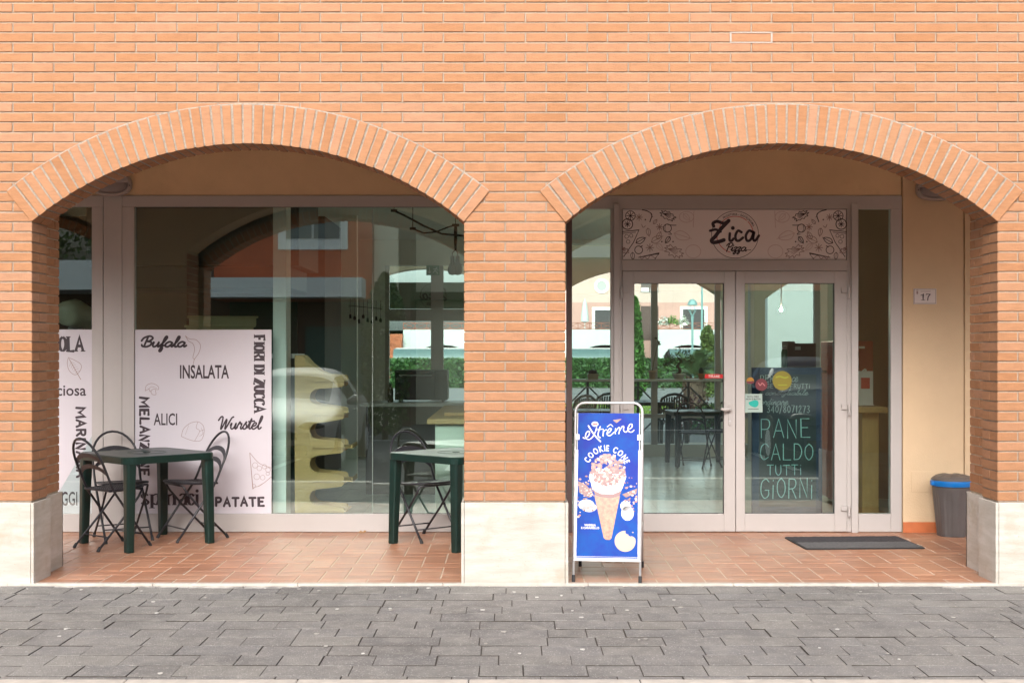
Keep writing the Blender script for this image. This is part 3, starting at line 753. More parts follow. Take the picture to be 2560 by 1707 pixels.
def make_chair(label, loc, rz, group):
    t = thing('folding_chair', label, 'chair', loc, rz, group)
    w = .185
    def line(h):  # x along the leaning back tube at height h
        return .225-.33*h/.45 if h < .45 else -.105-.175*(h-.45)/.40
    def hoop(h0, rise, ww, n=14):
        return [(line(h0+rise*math.sin(a)), ww*math.cos(a), h0+rise*math.sin(a)) for a in [math.pi*i/n for i in range(n+1)]]
    mb = MB(); p = [(line(0.02), w, .02), (line(.2), w, .2), (line(.43), w, .43), (line(.48), w, .48), (line(.58), w, .58)]
    q = [(x,-y,z) for x,y,z in p][::-1]
    mb.tube(p+hoop(.64,.215,w)+q, .0098, 8)
    hp = mb.build('hoop_frame', M['cmetal'], t, smooth=True)
    mb = MB()
    for s in (1,-1): mb.tube([(-.215, s*.163, .02), (.02, s*.163, .262), (.13, s*.163, .39), (.165, s*.163, .445)], .0092, 8)
    mb.tube([(.165,.163,.445),(.165,-.163,.445)], .008, 8)
    mb.build('rear_leg_frame', M['cmetal'], t, smooth=True)
    for x0, yy, h in ((line(.1), w, .1), (-.215+.235*.33, .163, .10)):
        mb = MB(); mb.tube([(x0,yy,h),(x0,-yy,h)], .0055, 6); mb.build('stretcher', M['cmetal'], t, smooth=True)
    for x0, yy in ((line(0), w), (-.228, .163)):
        for s in (1,-1):
            mb = MB(); dx = -.0146 if x0 > 0 else .0146
            mb.tube([(x0,s*yy,0),(x0+dx*.4,s*yy,.012),(x0+dx*1.4,s*yy,.035)], [.0135,.0135,.0115], 8); mb.build('rubber_foot', M['rubber'], t)
    # D-shaped perforated seat in a tube rim
    def seatz(x): return .452+.06*max(0, x+.05)
    outl = [(-.13,-.172),(.04,-.182),(.14,-.172),(.198,-.12),(.212,0),(.198,.12),(.14,.172),(.04,.182),(-.13,.172)]
    P = [(p.x,p.y) for p in spl(outl, 4)]
    mb = MB(); mb.tube([(x,y,seatz(x)) for x,y in P], .0085, 6, closed=True)
    for i in range(13):
        y = -.163+.326*i/12; xm = .2-.6*max(0,abs(y)-.1)
        mb.hexa([(-.13,y-.0045,seatz(-.13)-.002),(xm,y-.0045,seatz(xm)-.002),(xm,y+.0045,seatz(xm)-.002),(-.13,y+.0045,seatz(-.13)-.002),(-.13,y-.0045,seatz(-.13)+.003),(xm,y-.0045,seatz(xm)+.003),(xm,y+.0045,seatz(xm)+.003),(-.13,y+.0045,seatz(-.13)+.003)])
    for i in range(16):
        x = -.115+.31*i/15; yy = .17 if x < .14 else .17-.9*(x-.14)
        mb.box(x-.0045, x+.0045, -yy, yy, seatz(x)+.0032, seatz(x)+.0055)
    mb.build('seat', M['cmetal'], t, smooth=False)
    for h0, rise in ((.615,.092),(.535,.085)):
        mb = MB(); a = hoop(h0, rise, w-.004, 14); b = [(line(z+.036*(.55+.45*abs(math.sin(math.pi*i/14)))), y, z+.034) for i,(x,y,z) in enumerate(a)]
        n = len(a)
        for off in (0, .006):
            mb.v += [(x+off,y,z) for x,y,z in a]+[(x+off,y,z) for x,y,z in b]
        for i in range(n-1):
            mb.face([i,i+1,n+i+1,n+i]); mb.face([2*n+i,3*n+i,3*n+i+1,2*n+i+1]); mb.face([i,2*n+i,2*n+i+1,i+1]); mb.face([n+i,n+i+1,3*n+i+1,3*n+i])
        mb.build('back_slat', M['cmetal'], t)
    return t
G = 'black folding metal chairs around the green tables'
ch = make_chair('black folding chair at the near left side of the table, closest to the left pier', (-3.115, 1.605, 0), R(50), G)
dup(ch, (-3.165, 2.03, 0), R(-58), 'black folding chair behind the left corner of the table, against the window mullion')
dup(ch, (-2.598, 2.075, 0), R(-141), 'black folding chair right of the green table, below the script word Wurstel')
dup(ch, (-.715, 2.045, 0), R(-50), 'black folding chair tucked behind the table beside the middle brick pier')

# ------------------------------------------------------------------ bulkhead lamps
def make_lamp(label, x, z, y):
    t = thing('wall_lamp', label, 'lamp', (x, y, z), 0, 'grey oval bulkhead lamps under the arches')
    def ov(w, h, d, zmin=None, n=28, e=2.6):
        out = []
        for i in range(n):
            a = 2*math.pi*i/n; c, s = math.cos(a), math.sin(a)
            u = w*math.copysign(abs(c)**(2/e), c); v = h*math.copysign(abs(s)**(2/e), s)
            out.append((u, v))
        return out
    def loft(prof, name, m, par, smooth=True):
        mb = MB(); rs = []
        for w, h, d in prof:
            b = len(mb.v); q = ov(w, h, d); mb.v += [(u,-d,v) for u,v in q]; rs.append((b,len(q)))
        for (b0,n),(b1,_) in zip(rs, rs[1:]):
            for i in range(n): j = (i+1) % n; mb.face([b0+i,b0+j,b1+j,b1+i])
        b, n = rs[-1]; mb.face([b+i for i in range(n)])
        return mb.build(name, m, par)
    loft([(.172,.098,0),(.172,.098,.03),(.162,.090,.045),(.150,.078,.047),(.148,.076,.038)], 'housing', M['lampg'], t)
    loft([(.146,.074,.036),(.12,.06,.055),(.06,.03,.064)], 'lens', M['lampglass'], t)
    mb = MB(); pts = [(u,v) for u,v in ov(.166,.093,0) if v > .012]
    pts = [(-.165,.010)]+sorted(pts)+[(.165,.010)]
    mb.prism(pts, lambda u,v,d: (u,-d,v), .046, .075); mb.build('eyelid_visor', M['lampg'], t, bevel=.008, bseg=2)
    for s in (1,-1): mb = MB(); mb.tube([(s*.160,-.044,-.012),(s*.160,-.050,-.012)], .006, 8); mb.build('screw', M['dgrey'], t)
    return t
l1 = make_lamp('grey oval bulkhead lamp over the left window mullion', X(280,YS), Z(462,YS), YS-.001)
make_lamp('grey oval bulkhead lamp over the house number on the ochre wall', X(2338,YS), Z(474,YS), YS-.0125)

# ------------------------------------------------------------------ dustbin, doormat, house number
t = thing('dustbin', 'grey plastic dustbin with a bright blue rim beside the right pier', 'bin', (3.632, 2.215, 0))
mb = MB(); prof = [(.0,.0),(.118,.0),(.122,.006),(.150,.30),(.158,.395),(.158,.415)]; n = 48
rs = []
for r, z in prof[1:]:
    b = len(mb.v)
    for k in range(n):
        a = 2*math.pi*k/n; f = 1-.045*(1 if (k % 6) in (1,2,3) else 0)*(1 if .004 < z < .38 else 0)
        mb.v.append((r*f*math.cos(a), r*f*math.sin(a), z))
    rs.append(b)
for b0, b1 in zip(rs, rs[1:]):
    for k in range(n): k2 = (k+1) % n; mb.face([b0+k,b0+k2,b1+k2,b1+k])
mb.face([rs[0]+k for k in range(n)][::-1]); mb.build('body', M['bin'], t, bevel=.003, angle=20)
mb = MB(); mb.lathe([(.160,.412),(.172,.414),(.175,.445),(.168,.458),(.155,.458)], n=40); rim = mb.build('blue_rim', M['blue'], t, smooth=False)
mb = MB(); mb.box(-.19,-.15,-.06,-.02,.420,.450); mb.build('clip', M['blue'], t, bevel=.004)
mb = MB(); n = 40; rs = []
for r, z in ((.166,.4582),(.166,.470),(.145,.488),(.09,.502),(.03,.507)):
    b = len(mb.v)
    for k in range(n):
        a = 2*math.pi*k/n; zz = z+(.006 if (k//4) % 2 and .04 < r < .16 else 0); mb.v.append((r*math.cos(a), r*math.sin(a), zz))
    rs.append(b)
for b0, b1 in zip(rs, rs[1:]):
    for k in range(n): k2 = (k+1) % n; mb.face([b0+k,b0+k2,b1+k2,b1+k])
mb.face([rs[-1]+k for k in range(n)]); mb.face([rs[0]+k for k in range(n)][::-1]); mb.build('lid', M['binlid'], t)

t = thing('doormat', 'flat charcoal and grey doormat in front of the glazed doors', 'mat', (2.70, 1.78, 0), R(3))
def rrect(x0,x1,y0,y1,r,n=4):
    out = []
    for cx,cy_,a0 in ((x1-r,y1-r,0),(x0+r,y1-r,90),(x0+r,y0+r,180),(x1-r,y0+r,270)):
        for i in range(n+1): a = R(a0+90*i/n); out.append((cx+r*math.cos(a), cy_+r*math.sin(a)))
    return out
mb = MB(); mb.prism(rrect(-.468,.468,-.325,.325,.03), lambda u,v,d: (u,v,d), .0005, .008); mb.build('backing', M['rubber'], t)
for a, b, m_ in ((.005,.314,'mat1'),(-.314,.005,'mat2')):
    mb = MB(); nx, ny = 60, 14
    for i in range(nx+1):
        for j in range(ny+1): mb.v.append((-.456+.912*i/nx, a+(b-a)*j/ny, .0105+rnd.uniform(-.0012,.0016)))
    for i in range(nx):
        for j in range(ny): q = i*(ny+1)+j; mb.face([q,q+ny+1,q+ny+2,q+1])
    mb.build('pile', M[m_], t)

t = thing('house_number', 'small white house number plate reading 17 on the ochre wall', 'number plate', (X(2311,YS), YS-.004, Z(741,YS)))
f17 = sheet(1800, 680, 2.118, YS, .0128)
mb = MB(); mb.box(X(2282.5,YS), X(2340,YS), YS-.0125, YS-.0035, Z(760.5,YS), Z(721.5,YS)); mb.build('plate', M['wplate'], t, world=True, bevel=.002)
mb = MB()
for q in ((1025,91,1140,92.5),(1025,165.5,1140,167),(1025,91,1026.5,167),(1138.5,91,1140,167)): poly(mb, [(q[0],q[1]),(q[2],q[1]),(q[2],q[3]),(q[0],q[3])], f17)
mb.build('border', M['ink'], t, world=True)
mb = MB()
rib(mb, [(1062,124),(1073,116),(1073,148)], 5, f17, smooth=False); rib(mb, [(1063,149),(1083,149)], 2.4, f17, smooth=False)
rib(mb, [(1089,123),(1089,117.5),(1111,117.5)], 3, f17, smooth=False); rib(mb, [(1110,118),(1100,132),(1097,150)], 5.4, f17)
mb.build('numerals', M['ink'], t, world=True)
mb = MB(); poly(mb, [(1038,101),(1046,101),(1047,115),(1042,118),(1037,115)], f17); rib(mb, [(1038,98),(1042,95),(1046,98)], 2, f17)
rib(mb, [(1060,103),(1112,103)], 2.5, f17, smooth=False); mb.build('crest', M['ink_b'], t, world=True)

# ------------------------------------------------------------------ printed window panels
f3 = sheet(100, 800, 2.375, YS, -.016)
INKS = {}
def print_panel(name, label, box, loc, cat='window print'):
    t = thing(name, label, cat, loc)
    mb = MB(); mb.box(X(box[0],YS), X(box[1],YS), YS+.0165, YS+.0195, Z(box[3],YS), Z(box[2],YS)); mb.build('sheet', M['film'], t, world=True)
    return t
t = print_panel('window_print', 'narrow white window print with OLA at its top and a leaf drawing', (PXL+31, 229, 823.5, 1283.6), W(190,1283,YS))
mb = MB()
caps(mb, 'RUCOLA', (-40,100,252,184), 17, f3, gap=.12, nib=(22,6), serif=14)
text(mb, 'capricciosa', (-120,388,270,470), f3, .014); 
caps(mb, 'MARINARA', (214,519,264,930), 14, f3, gap=.3, rot=1, jit=.05)
text(mb, 'FORMAGGI', (-70,1018,218,1102), f3, .014); mb.build('lettering', M['ink'], t, world=True)
mb = MB(); rib(mb, [(165,222),(158,255),(170,300),(205,325),(235,300),(240,265),(205,240),(165,222)], 3, f3); rib(mb, [(170,232),(200,285),(238,352)], 4, f3)
for i in range(5): rib(mb, [(180+i*9,250+i*14),(172+i*8,275+i*10)], 1.6, f3); rib(mb, [(180+i*9,250+i*14),(200+i*9,255+i*11)], 1.6, f3)
mb.build('leaf_drawing', M['ink_b'], t, world=True)
t = print_panel('window_print', 'wide white window print with pizza ingredient words such as Bufala and INSALATA', (336, 677.7, 824, 1283.6), W(506,1283,YS))
mb = MB()
script(mb, 'Bufala', (600,95,866,186), 12, f3); script(mb, 'Wurstel', (1058,570,1320,648), 9.5, f3)
text(mb, 'INSALATA', (828,266,1120,348), f3, .022); text(mb, 'ALICI', (672,553,812,625), f3, .014)
caps(mb, 'FIORI DI ZUCCA', (1270,93,1330,545), 15, f3, gap=.16, rot=1, nib=(20,6), serif=12)
caps(mb, 'MELANZANE', (592,460,642,922), 14, f3, gap=.3, rot=1, jit=.05); caps(mb, 'PATATE', (1040,1054,1328,1102), 14, f3, gap=.35, jit=.05)
# fat lower-case spinaci
for q, nb, sm in (([(640,1040),(615,1030),(602,1048),(625,1065),(640,1082),(620,1097),(598,1085)],(17,7),1),([(662,1034),(662,1115)],(19,19),0),([(666,1040),(695,1034),(702,1065),(690,1094),(668,1088)],(19,6),1),
    ([(728,1034),(728,1095)],(19,19),0),([(757,1034),(757,1095)],(19,19),0),([(760,1045),(785,1034),(795,1055),(795,1095)],(19,6),1),([(825,1042),(845,1032),(862,1045),(862,1095)],(18,6),1),([(862,1058),(835,1066),(826,1084),(840,1097),(862,1085)],(16,6),1),
    ([(912,1045),(895,1032),(880,1050),(880,1080),(895,1097),(914,1084)],(19,6),1),([(930,1034),(930,1095)],(17,17),0)):
    rib(mb, q, nb[0], f3, smooth=bool(sm), nib=nb, caps=False)
for x, y, w_ in ((662,1115,17),(657,1036,12),(724,1036,14),(728,1096,16),(757,1096,15),(795,1096,14),(753,1036,13),(866,1096,12),(930,1096,14),(926,1036,12)): rib(mb, [(x-w_,y),(x+w_,y)], 4.5, f3, smooth=False, caps=False)
mb_disc(mb, 728, 1014, 10, f3); mb_disc(mb, 930, 1014, 10, f3)
mb.build('lettering', M['ink'], t, world=True)
mb = MB()
rib(mb, [(860,94),(885,112),(925,118),(950,150),(940,195),(915,232),(907,262)], 3, f3); rib(mb, [(860,94),(880,125),(905,140),(915,175),(905,222),(915,232)], 3, f3)
rib(mb, [(622,420),(628,390),(660,376),(695,390),(700,412),(670,410),(650,425),(645,410),(622,420)], 2.6, f3); rib(mb, [(655,420),(662,440),(685,442),(682,415)], 2.6, f3); rib(mb, [(640,410),(660,396),(690,404)], 1.8, f3)
rib(mb, [(836,690),(850,645),(890,612),(935,604),(965,625),(972,665),(955,712),(915,718),(870,705),(836,690)], 2.6, f3); rib(mb, [(935,604),(925,640),(945,660),(915,718)], 2.2, f3); rib(mb, [(945,660),(972,650)], 2.2, f3); rib(mb, [(955,640),(965,672),(945,690)], 2, f3); rib(mb, [(880,625),(860,680)], 1.4, f3)
rib(mb, [(1243,788),(1262,1003),(1330,965),(1372,930)], 3.2, f3, smooth=False); rib(mb, [(1243,788),(1300,850),(1372,878)], 3.2, f3)
for x, y, r in ((1275,862,16),(1300,880,14),(1330,870,13),(1352,890,14),(1285,930,17),(1320,935,14),(1350,912,10),(1268,985,10)): rib(mb, [(x+r*math.cos(a),y+r*math.sin(a)) for a in [i*math.pi/4 for i in range(8)]], 2.2, f3, closed=True)
rib(mb, [(1262,1003),(1275,990),(1300,985),(1330,965)], 2.5, f3)
mb.build('ingredient_drawings', M['ink_b'], t, world=True)

# ------------------------------------------------------------------ shop sign over the door
f5 = sheet(1380, 460, 2.673, YS, -.012)
t = thing('shop_sign', 'white sign above the doors with a round Zica Pizza emblem and food drawings', 'sign', W(1836,649,YS))
mb = MB(); mb.box(X(1557.5,YS), X(2116,YS), YS+.0125, YS+.0165, Z(648,YS), Z(524,YS)); mb.build('panel', mat('sign_white', (.76,.70,.70), .4, .02, 3), t, world=True)
mb = MB()
rib(mb, [(1225+157*math.sin(a), 338+157*math.cos(a)) for a in [i*2*math.pi/40 for i in range(40)]], 3.4, f5, closed=True); mb.build('outer_ring', M['ink'], t, world=True)
mb = MB(); aa = [R(-118+i*6) for i in range(36)]
rib(mb, [(1225+122*math.cos(a), 338+122*math.sin(a)) for a in [R(q) for q in range(-225,-45,6)] if not (math.cos(a) < -.1 and -.6 < math.sin(a) < .1)], 4.5, f5)
rib(mb, [(1225+122*math.cos(a), 338+122*math.sin(a)) for a in [R(q) for q in range(-45,5,6)]], 4.5, f5); rib(mb, [(1225+122*math.cos(a), 338+122*math.sin(a)) for a in [R(q) for q in range(105,150,6)]], 4.5, f5)
mb.build('inner_ring', M['ink_r'], t, world=True)
mb = MB()
arc_text(mb, 'FRIGGITORIA - GASTRONOMIA', 1225, 338, 130, R(-36), R(66), 15, f5, .02)
for q, w_ in (([(1082,282),(1078,262),(1105,250),(1150,262),(1182,245)],21),([(1182,245),(1130,300),(1092,350),(1068,375),(1080,390),(1120,384),(1150,374)],25),([(1058,312),(1095,304),(1128,318)],17),
    ([(1190,330),(1188,372),(1200,380),(1215,365)],17),([(1268,322),(1245,312),(1228,342),(1232,374),(1252,378),(1278,358)],17),([(1345,322),(1318,312),(1297,345),(1305,378),(1330,370),(1352,318),(1346,365),(1360,378),(1384,345)],17)):
    rib(mb, q, w_, f5)
mb_disc(mb, 1210, 294, 13, f5)
script(mb, 'Pizza', (1168,394,1304,468), 8, f5)
for i in range(3): mb_disc(mb, 1313+8*i, 440, 3, f5)
mb.build('lettering', M['ink'], t, world=True)
def herbs(sh, fl, mbd, mbb, mbf):
    g = (lambda x: 2440-x) if fl else (lambda x: x)
    def r_(m_, pts, w_, **k): rib(m_, [(g(a), b) for a, b in pts], w_, f5, **k)
    def circ(m_, x, y, r, w_=4, ry=None): r_(m_, [(x+r*math.cos(a), y+(ry or r)*math.sin(a)) for a in [i*math.pi/5 for i in range(10)]], w_, closed=True)
    def star(m_, x, y, r):
        for i in range(8): a = i*math.pi/4; r_(m_, [(x,y),(x+r*math.cos(a),y+r*math.sin(a))], 4.5, smooth=False)
    def leaf(m_, x, y, L, a, w_=3.6):
        c, s = math.cos(a), math.sin(a)
        tr = lambda u,v: (x+u*c-v*s, y+u*s+v*c)
        r_(m_, [tr(-L/2,0),tr(-L/5,-L*.26),tr(L/4,-L*.2),tr(L/2,0),tr(L/4,L*.2),tr(-L/5,L*.26),tr(-L/2,0)], w_); r_(m_, [tr(-L*.5,0),tr(L*.62,0)], w_*.8)
    circ(mbd, 525, 212, 32, 5); star(mbd, 525, 212, 26); circ(mbd, 505, 268, 35, 6); star(mbd, 505, 268, 20)
    star(mbb, 583, 222, 22); r_(mbd, [(605,172),(640,182),(668,205),(655,252)], 6); r_(mbd, [(630,175),(655,190),(675,222)], 3)
    def lettuce(m_, x, y, s):
        pr2 = random.Random(int(x)); P = []
        for i in range(22): a = 2*math.pi*i/22; q = s*(1 if i % 2 else .68)*pr2.uniform(.85,1.1); P.append((x+q*1.25*math.cos(a+.3)+.3*q*math.sin(a), y+q*.72*math.sin(a+.3)+.25*q*math.cos(a)))
        r_(m_, P, 4.2, closed=True)
        for i in range(6): a = -1.2+i*.45; r_(m_, [(x-s*.7,y-s*.3),(x+s*.5*math.cos(a),y+s*.42*math.sin(a))], 2.8)
    lettuce(mbd, 775, 212, 46); lettuce(mbb, 815, 450, 58)
    star(mbb, 720, 287, 22); leaf(mbb, 690, 252, 36, -.9); leaf(mbb, 645, 320, 52, 1.4); leaf(mbd, 592, 377, 68, -.5, 5); leaf(mbb, 700, 370, 80, -.5); leaf(mbb, 715, 345, 55, -1.1); leaf(mbd, 775, 372, 50, 2.2, 5)
    circ(mbd, 772, 295, 27, 5); r_(mbd, [(775,270),(800,275),(830,275)], 5); r_(mbd, [(760,272),(755,300),(765,320)], 3); r_(mbd, [(785,320),(800,335),(780,335)], 4)
    circ(mbd, 580, 440, 26, 5); r_(mbd, [(590,420),(605,412)], 5); star(mbb, 655, 425, 26); leaf(mbd, 540, 480, 48, 1.5); r_(mbb, [(600,270),(610,290),(625,280)], 4)
    r_(mbd, [(472,318),(582,307),(545,390),(480,485)], 5, smooth=False); r_(mbd, [(472,330),(560,322)], 4); lettuce(mbb, 480, 440, 30)
    for x, y, r in ((500,350,13),(530,345,11),(510,385,12)): circ(mbd, x, y, r, 3)
    r_(mbd, [(580,490),(718,462),(690,500)], 5, smooth=False); r_(mbb, [(590,480),(600,502),(620,486),(640,500),(660,478),(690,495)], 4)
    for x, y in ((625,238),(735,385),(810,385)): mb_disc(mbd, g(x), y, 5, f5)
    leaf(mbf, 870, 345, 110, .3, 5); circ(mbf, 900, 220, 48, 4, 36); circ(mbf, 945, 450, 50, 4, 44); leaf(mbf, 900, 220, 60, .8, 3); r_(mbf, [(950,180),(945,290)], 4); leaf(mbf, 720, 420, 60, .8, 4)
mbd, mbb, mbf = MB(), MB(), MB()
herbs(0, 0, mbd, mbb, mbf); mbd.n = 7; herbs(0, 1, mbd, mbb, mbf)
mbd.build('dark_food_drawings', M['ink'], t, world=True); mbb.build('brown_food_drawings', M['ink_b'], t, world=True); mbf.build('faint_food_drawings', M['ink_f'], t, world=True)

# ------------------------------------------------------------------ stickers on the door glass
f8 = sheet(1800, 680, 2.118, YS, -.022)
def sticker(label, cat, build):
    t = thing('door_sticker', label, cat, (0,0,0)); build(t); return t
def st1(t):
    t.location = W(1786,946,YS)
    f6 = sheet(1400, 680, 4.356, YS, -.022)
    mb = MB(); poly(mb, [(1582,1112),(1778,1112),(1778,1157),(1582,1157)], f6, 0); mb.build('film', M['red'], t, world=True)
    mb = MB(); text(mb, 'TIRARE', (1618,1121,1744,1150), f6, .0); mb.build('lettering', M['white'], t, world=True)
sticker('small red sticker reading TIRARE by the door handle', 'sticker', st1)
YEL = mat('yellow_film', (0.192,0.16,0.0096), .5)
def st2(t):
    t.location = W(1957,976,YS); mb = MB(); mb_disc(mb, 332, 575, 51, f8, 32, 0); mb.build('film', YEL, t, world=True)
    mb = MB(); rib(mb, [(300,557),(320,553),(345,560),(362,556)], 8, f8); rib(mb, [(312,598),(356,598)], 5, f8, smooth=False); mb.build('lettering', mat('sticker_green', (.25,.3,.02), .5), t, world=True)
sticker('round yellow sticker on the right door leaf', 'sticker', st2)
def st3(t):
    t.location = W(1885,1031,YS); mb = MB(); poly(mb, [(132,645),(226,645),(228,743),(132,743)], f8, 0); mb.build('film', mat('pale_teal_film', (0.296,0.384,0.352), .5), t, world=True)
    mb = MB(); text(mb, 'QUI IL CIBO', (145,655,208,665), f8, .03); text(mb, 'NON SI BUTTA', (140,668,218,677), f8, .03); rib(mb, [(152,726),(206,726)], 3, f8, smooth=False); mb.build('lettering', M['ink'], t, world=True)
    mb = MB(); poly(mb, [(p.x,p.y) for p in spl([(155,690),(172,682),(188,678),(204,684),(206,702),(192,716),(172,712),(158,702)], 3, True)], f8); mb.build('leaf_mark', mat('teal_ink', (.0,.32,.27), .5), t, world=True)
sticker('pale teal square sticker QUI IL CIBO NON SI BUTTA left on the right door leaf', 'sticker', st3)
def st4(t):
    t.location = W(1904,978,YS); mb = MB(); mb_disc(mb, 222, 597, 32, f8, 24, 0); mb.build('film', mat('dark_red_film', (0.12,0.012,0.02), .5), t, world=True)
    mb = MB(); rib(mb, [(206,588),(216,600),(226,588),(240,602)], 4, f8); mb.build('lettering', mat('pink_ink', (.5,.2,.2), .5), t, world=True)
sticker('round dark red sticker beside the yellow one on the glass', 'sticker', st4)
def st5(t):
    t.location = W(1875,962,YS); mb = MB(); mb_disc(mb, 163, 577, 20, f8, 16, 0, math.pi, math.pi); mb.build('upper_half', mat('orange_film', (.34,.16,.01), .5), t, world=True)
    mb = MB(); mb_disc(mb, 163, 578, 22, f8, 16, 0, 0, math.pi, 14); mb.build('lower_half', bpy.data.materials['dark_red_film'], t, world=True)
sticker('tiny orange and red round sticker at the left edge of the right door glass', 'sticker', st5)

# ------------------------------------------------------------------ blackboard inside the door
YB = YS+.20
t = thing('chalkboard', 'navy framed standing chalkboard PANE CALDO TUTTI GIORNI behind the right door glass', 'chalkboard', W(1967,1283,YB))
def fb(u, v, l=0): return W(1800+u/2.118, 680+v/2.118, YB)+Vector((0,-l-.012,0))
mb = MB()
for q in ((168,205,505,1290),(507,540,505,1290),(205.5,506.5,505,542),(205.5,506.5,1240,1290)): mb.box(X(1800+q[0]/2.118,YB), X(1800+q[1]/2.118,YB), YB-.014, YB+.02, max(.0,Z(680+q[3]/2.118,YB)), Z(680+q[2]/2.118,YB))
mb.build('frame', M['navy'], t, world=True, bevel=.003)
mb = MB(); mb.box(X(1800+203/2.118,YB), X(1800+509/2.118,YB), YB-.0115, YB+.012, Z(680+1242/2.118,YB), Z(680+540/2.118,YB)); mb.build('slate', M['chalk'], t, world=True)
mb = MB(); random.seed(2)
caps(mb, 'PANE', (212,778,476,876), 4.6, fb, gap=.22, jit=.03); caps(mb, 'CALDO', (212,908,492,992), 4.6, fb, gap=.22, jit=.03)
caps(mb, 'TUTTi', (248,1020,430,1072), 4.4, fb, gap=.25, jit=.03); caps(mb, 'GiORNi', (214,1092,490,1194), 4.8, fb, gap=.22, jit=.04)
mb.build('large_lettering', M['chalkw'], t, world=True)
mb = MB()
caps(mb, 'PER', (212,545,282,582), 4, fb, gap=.3, jit=.05); script(mb, 'ce', (380,556,412,580), 3.4, fb); caps(mb, 'VEGETALi FRUTTi', (205,592,474,614), 3.6, fb, gap=.3, jit=.05)
script(mb, 'e', (208,632,226,650), 3.4, fb); script(mb, 'consigliabile', (240,622,466,660), 3.6, fb); script(mb, 'ordinare', (212,668,360,702), 3.6, fb)
caps(mb, '340/8071273', (248,706,474,742), 4, fb, gap=.3, jit=.05)
mb.build('small_lettering', M['chalkw2'], t, world=True)

# ------------------------------------------------------------------ ice cream A-board
t = thing('a_board', 'silver A-frame pavement sign with a blue ice cream poster beside the middle pier', 'sign', (.622, .018, .0), R(-7))
def aframe(y0, ytop, name, s):
    mb = MB(); h, w0, w1, rc = 1.168, .219, .227, .06
    def yy(z): return y0+(ytop-y0)*z/h
    P = [(-w0, yy(.03), .03), (-w0-.004, yy(.6), .6), (-w1, yy(h-rc), h-rc)]
    P += [(-w1+rc-rc*math.cos(a), yy(h-rc+rc*math.sin(a)), h-rc+rc*math.sin(a)) for a in [R(q) for q in (22,45,68,90)]]
    Q = [(-x,y,z) for x,y,z in P][::-1]
    mb.tube(P+Q, .0078, 10); f = mb.build(name, M['steel'], t, smooth=True)
    for sx in (-1,1): mb = MB(); mb.tube([(sx*w0, yy(0), 0), (sx*w0, yy(.045), .045)], .0115, 10); mb.build('rubber_foot', M['rubber'], t)
    return yy
yf = aframe(0, .315, 'front_frame', 1); yr = aframe(.64, .345, 'rear_frame', -1)
def board(u, v, l=0):   # u 0..1 across, v 0..1 down the front poster
    z = 1.100-v*(1.100-.158); x = -.207+.414*u
    return Vector((x, yf(z)-.013-l, z))
def slab(mb, u0, u1, v0, v1, d0, d1):
    mb.hexa([board(u0,v1,d1),board(u1,v1,d1),board(u1,v1,d0),board(u0,v1,d0),board(u0,v0,d1),board(u1,v0,d1),board(u1,v0,d0),board(u0,v0,d0)])
mb = MB(); slab(mb, -.012, 1.012, -.0, 1.0, -.006, 0); mb.build('backing_board', M['white'], t)
PO = mat('poster_blue', (0.0016,0.076,0.336), .5, vscale=4.5, two=(0.0128,0.032,0.28), spec=.12); 
mb = MB(); poly(mb, [(0,0),(1,0),(1,1),(0,1)], board, .0008); mb.build('poster', PO, t)
for nm, q in (('clamp_rail',(-.03,.012,.26,1.012)),('clamp_rail',(.988,1.03,.26,1.012)),('bottom_rail',(-.03,1.03,1.0,1.022))):
    mb = MB(); slab(mb, q[0], q[1], q[2], q[3], -.004, .006); mb.build(nm, M['steel'], t, bevel=.0015)
for q in ((-.032,.03),(.97,1.032)):
    mb = MB(); slab(mb, q[0], q[1], .15, .19, -.004, .008); mb.build('clip', M['white'], t, bevel=.002)
for sx in (-1,1): mb = MB(); mb.tube([(sx*.223, yf(.33), .33), (sx*.223, yr(.33), .33)], .004, 6); mb.build('brace', M['steel'], t)
def fa(cx_, cy_, l=0):
    v = (cy_-160)/1130; left = 150-17*v; return board((cx_-left)/477, v, l+.001)
PK = mat('poster_cream', (.44,.28,.20), .3); PD = mat('poster_chocolate', (.12,.014,.018), .3); PP = mat('poster_pink', (.32,.085,.07), .3); PW = mat('poster_white', (0.5084,0.5002,0.5248), .3)
PC = mat('poster_wafer', (.34,.15,.068), .3, vscale=45, two=(.20,.065,.028)); PB = mat('poster_biscuit', (.36,.27,.19), .3)
mb = MB(); poly(mb, [(p.x,p.y) for p in spl([(243,640),(250,715),(272,780),(330,800),(420,800),(482,770),(505,710),(515,640),(380,600)],3,True)], fa, .0004); 
for x, y, rx, ry in ((215,885,62,42),(235,905,60,35),(530,945,48,58),(515,890,40,40)): mb_disc(mb, x, y, rx, fa, 16, .0003, ry=ry)
mb.build('vanilla_cream', PW, t)
mb = MB(); poly(mb, [(268,770),(330,798),(420,800),(486,772),(470,812),(400,832),(320,822),(282,806)], fa, .0008); 
for q in ([(150,700),(215,730),(270,800),(235,830),(160,790)],[(490,800),(560,770),(608,752),(600,790),(520,825)],[(420,215),(490,205),(450,240)]): poly(mb, q, fa, .0005)
mb.build('chocolate', PD, t)
mb = MB(); poly(mb, [(275,806),(320,822),(400,832),(474,812),(408,1138),(395,1152),(365,1152),(348,1138)], fa, .001); mb.build('wafer_cone', PC, t)
pr = random.Random(9); mbs = {'PK':MB(),'PD':MB(),'PP':MB()}
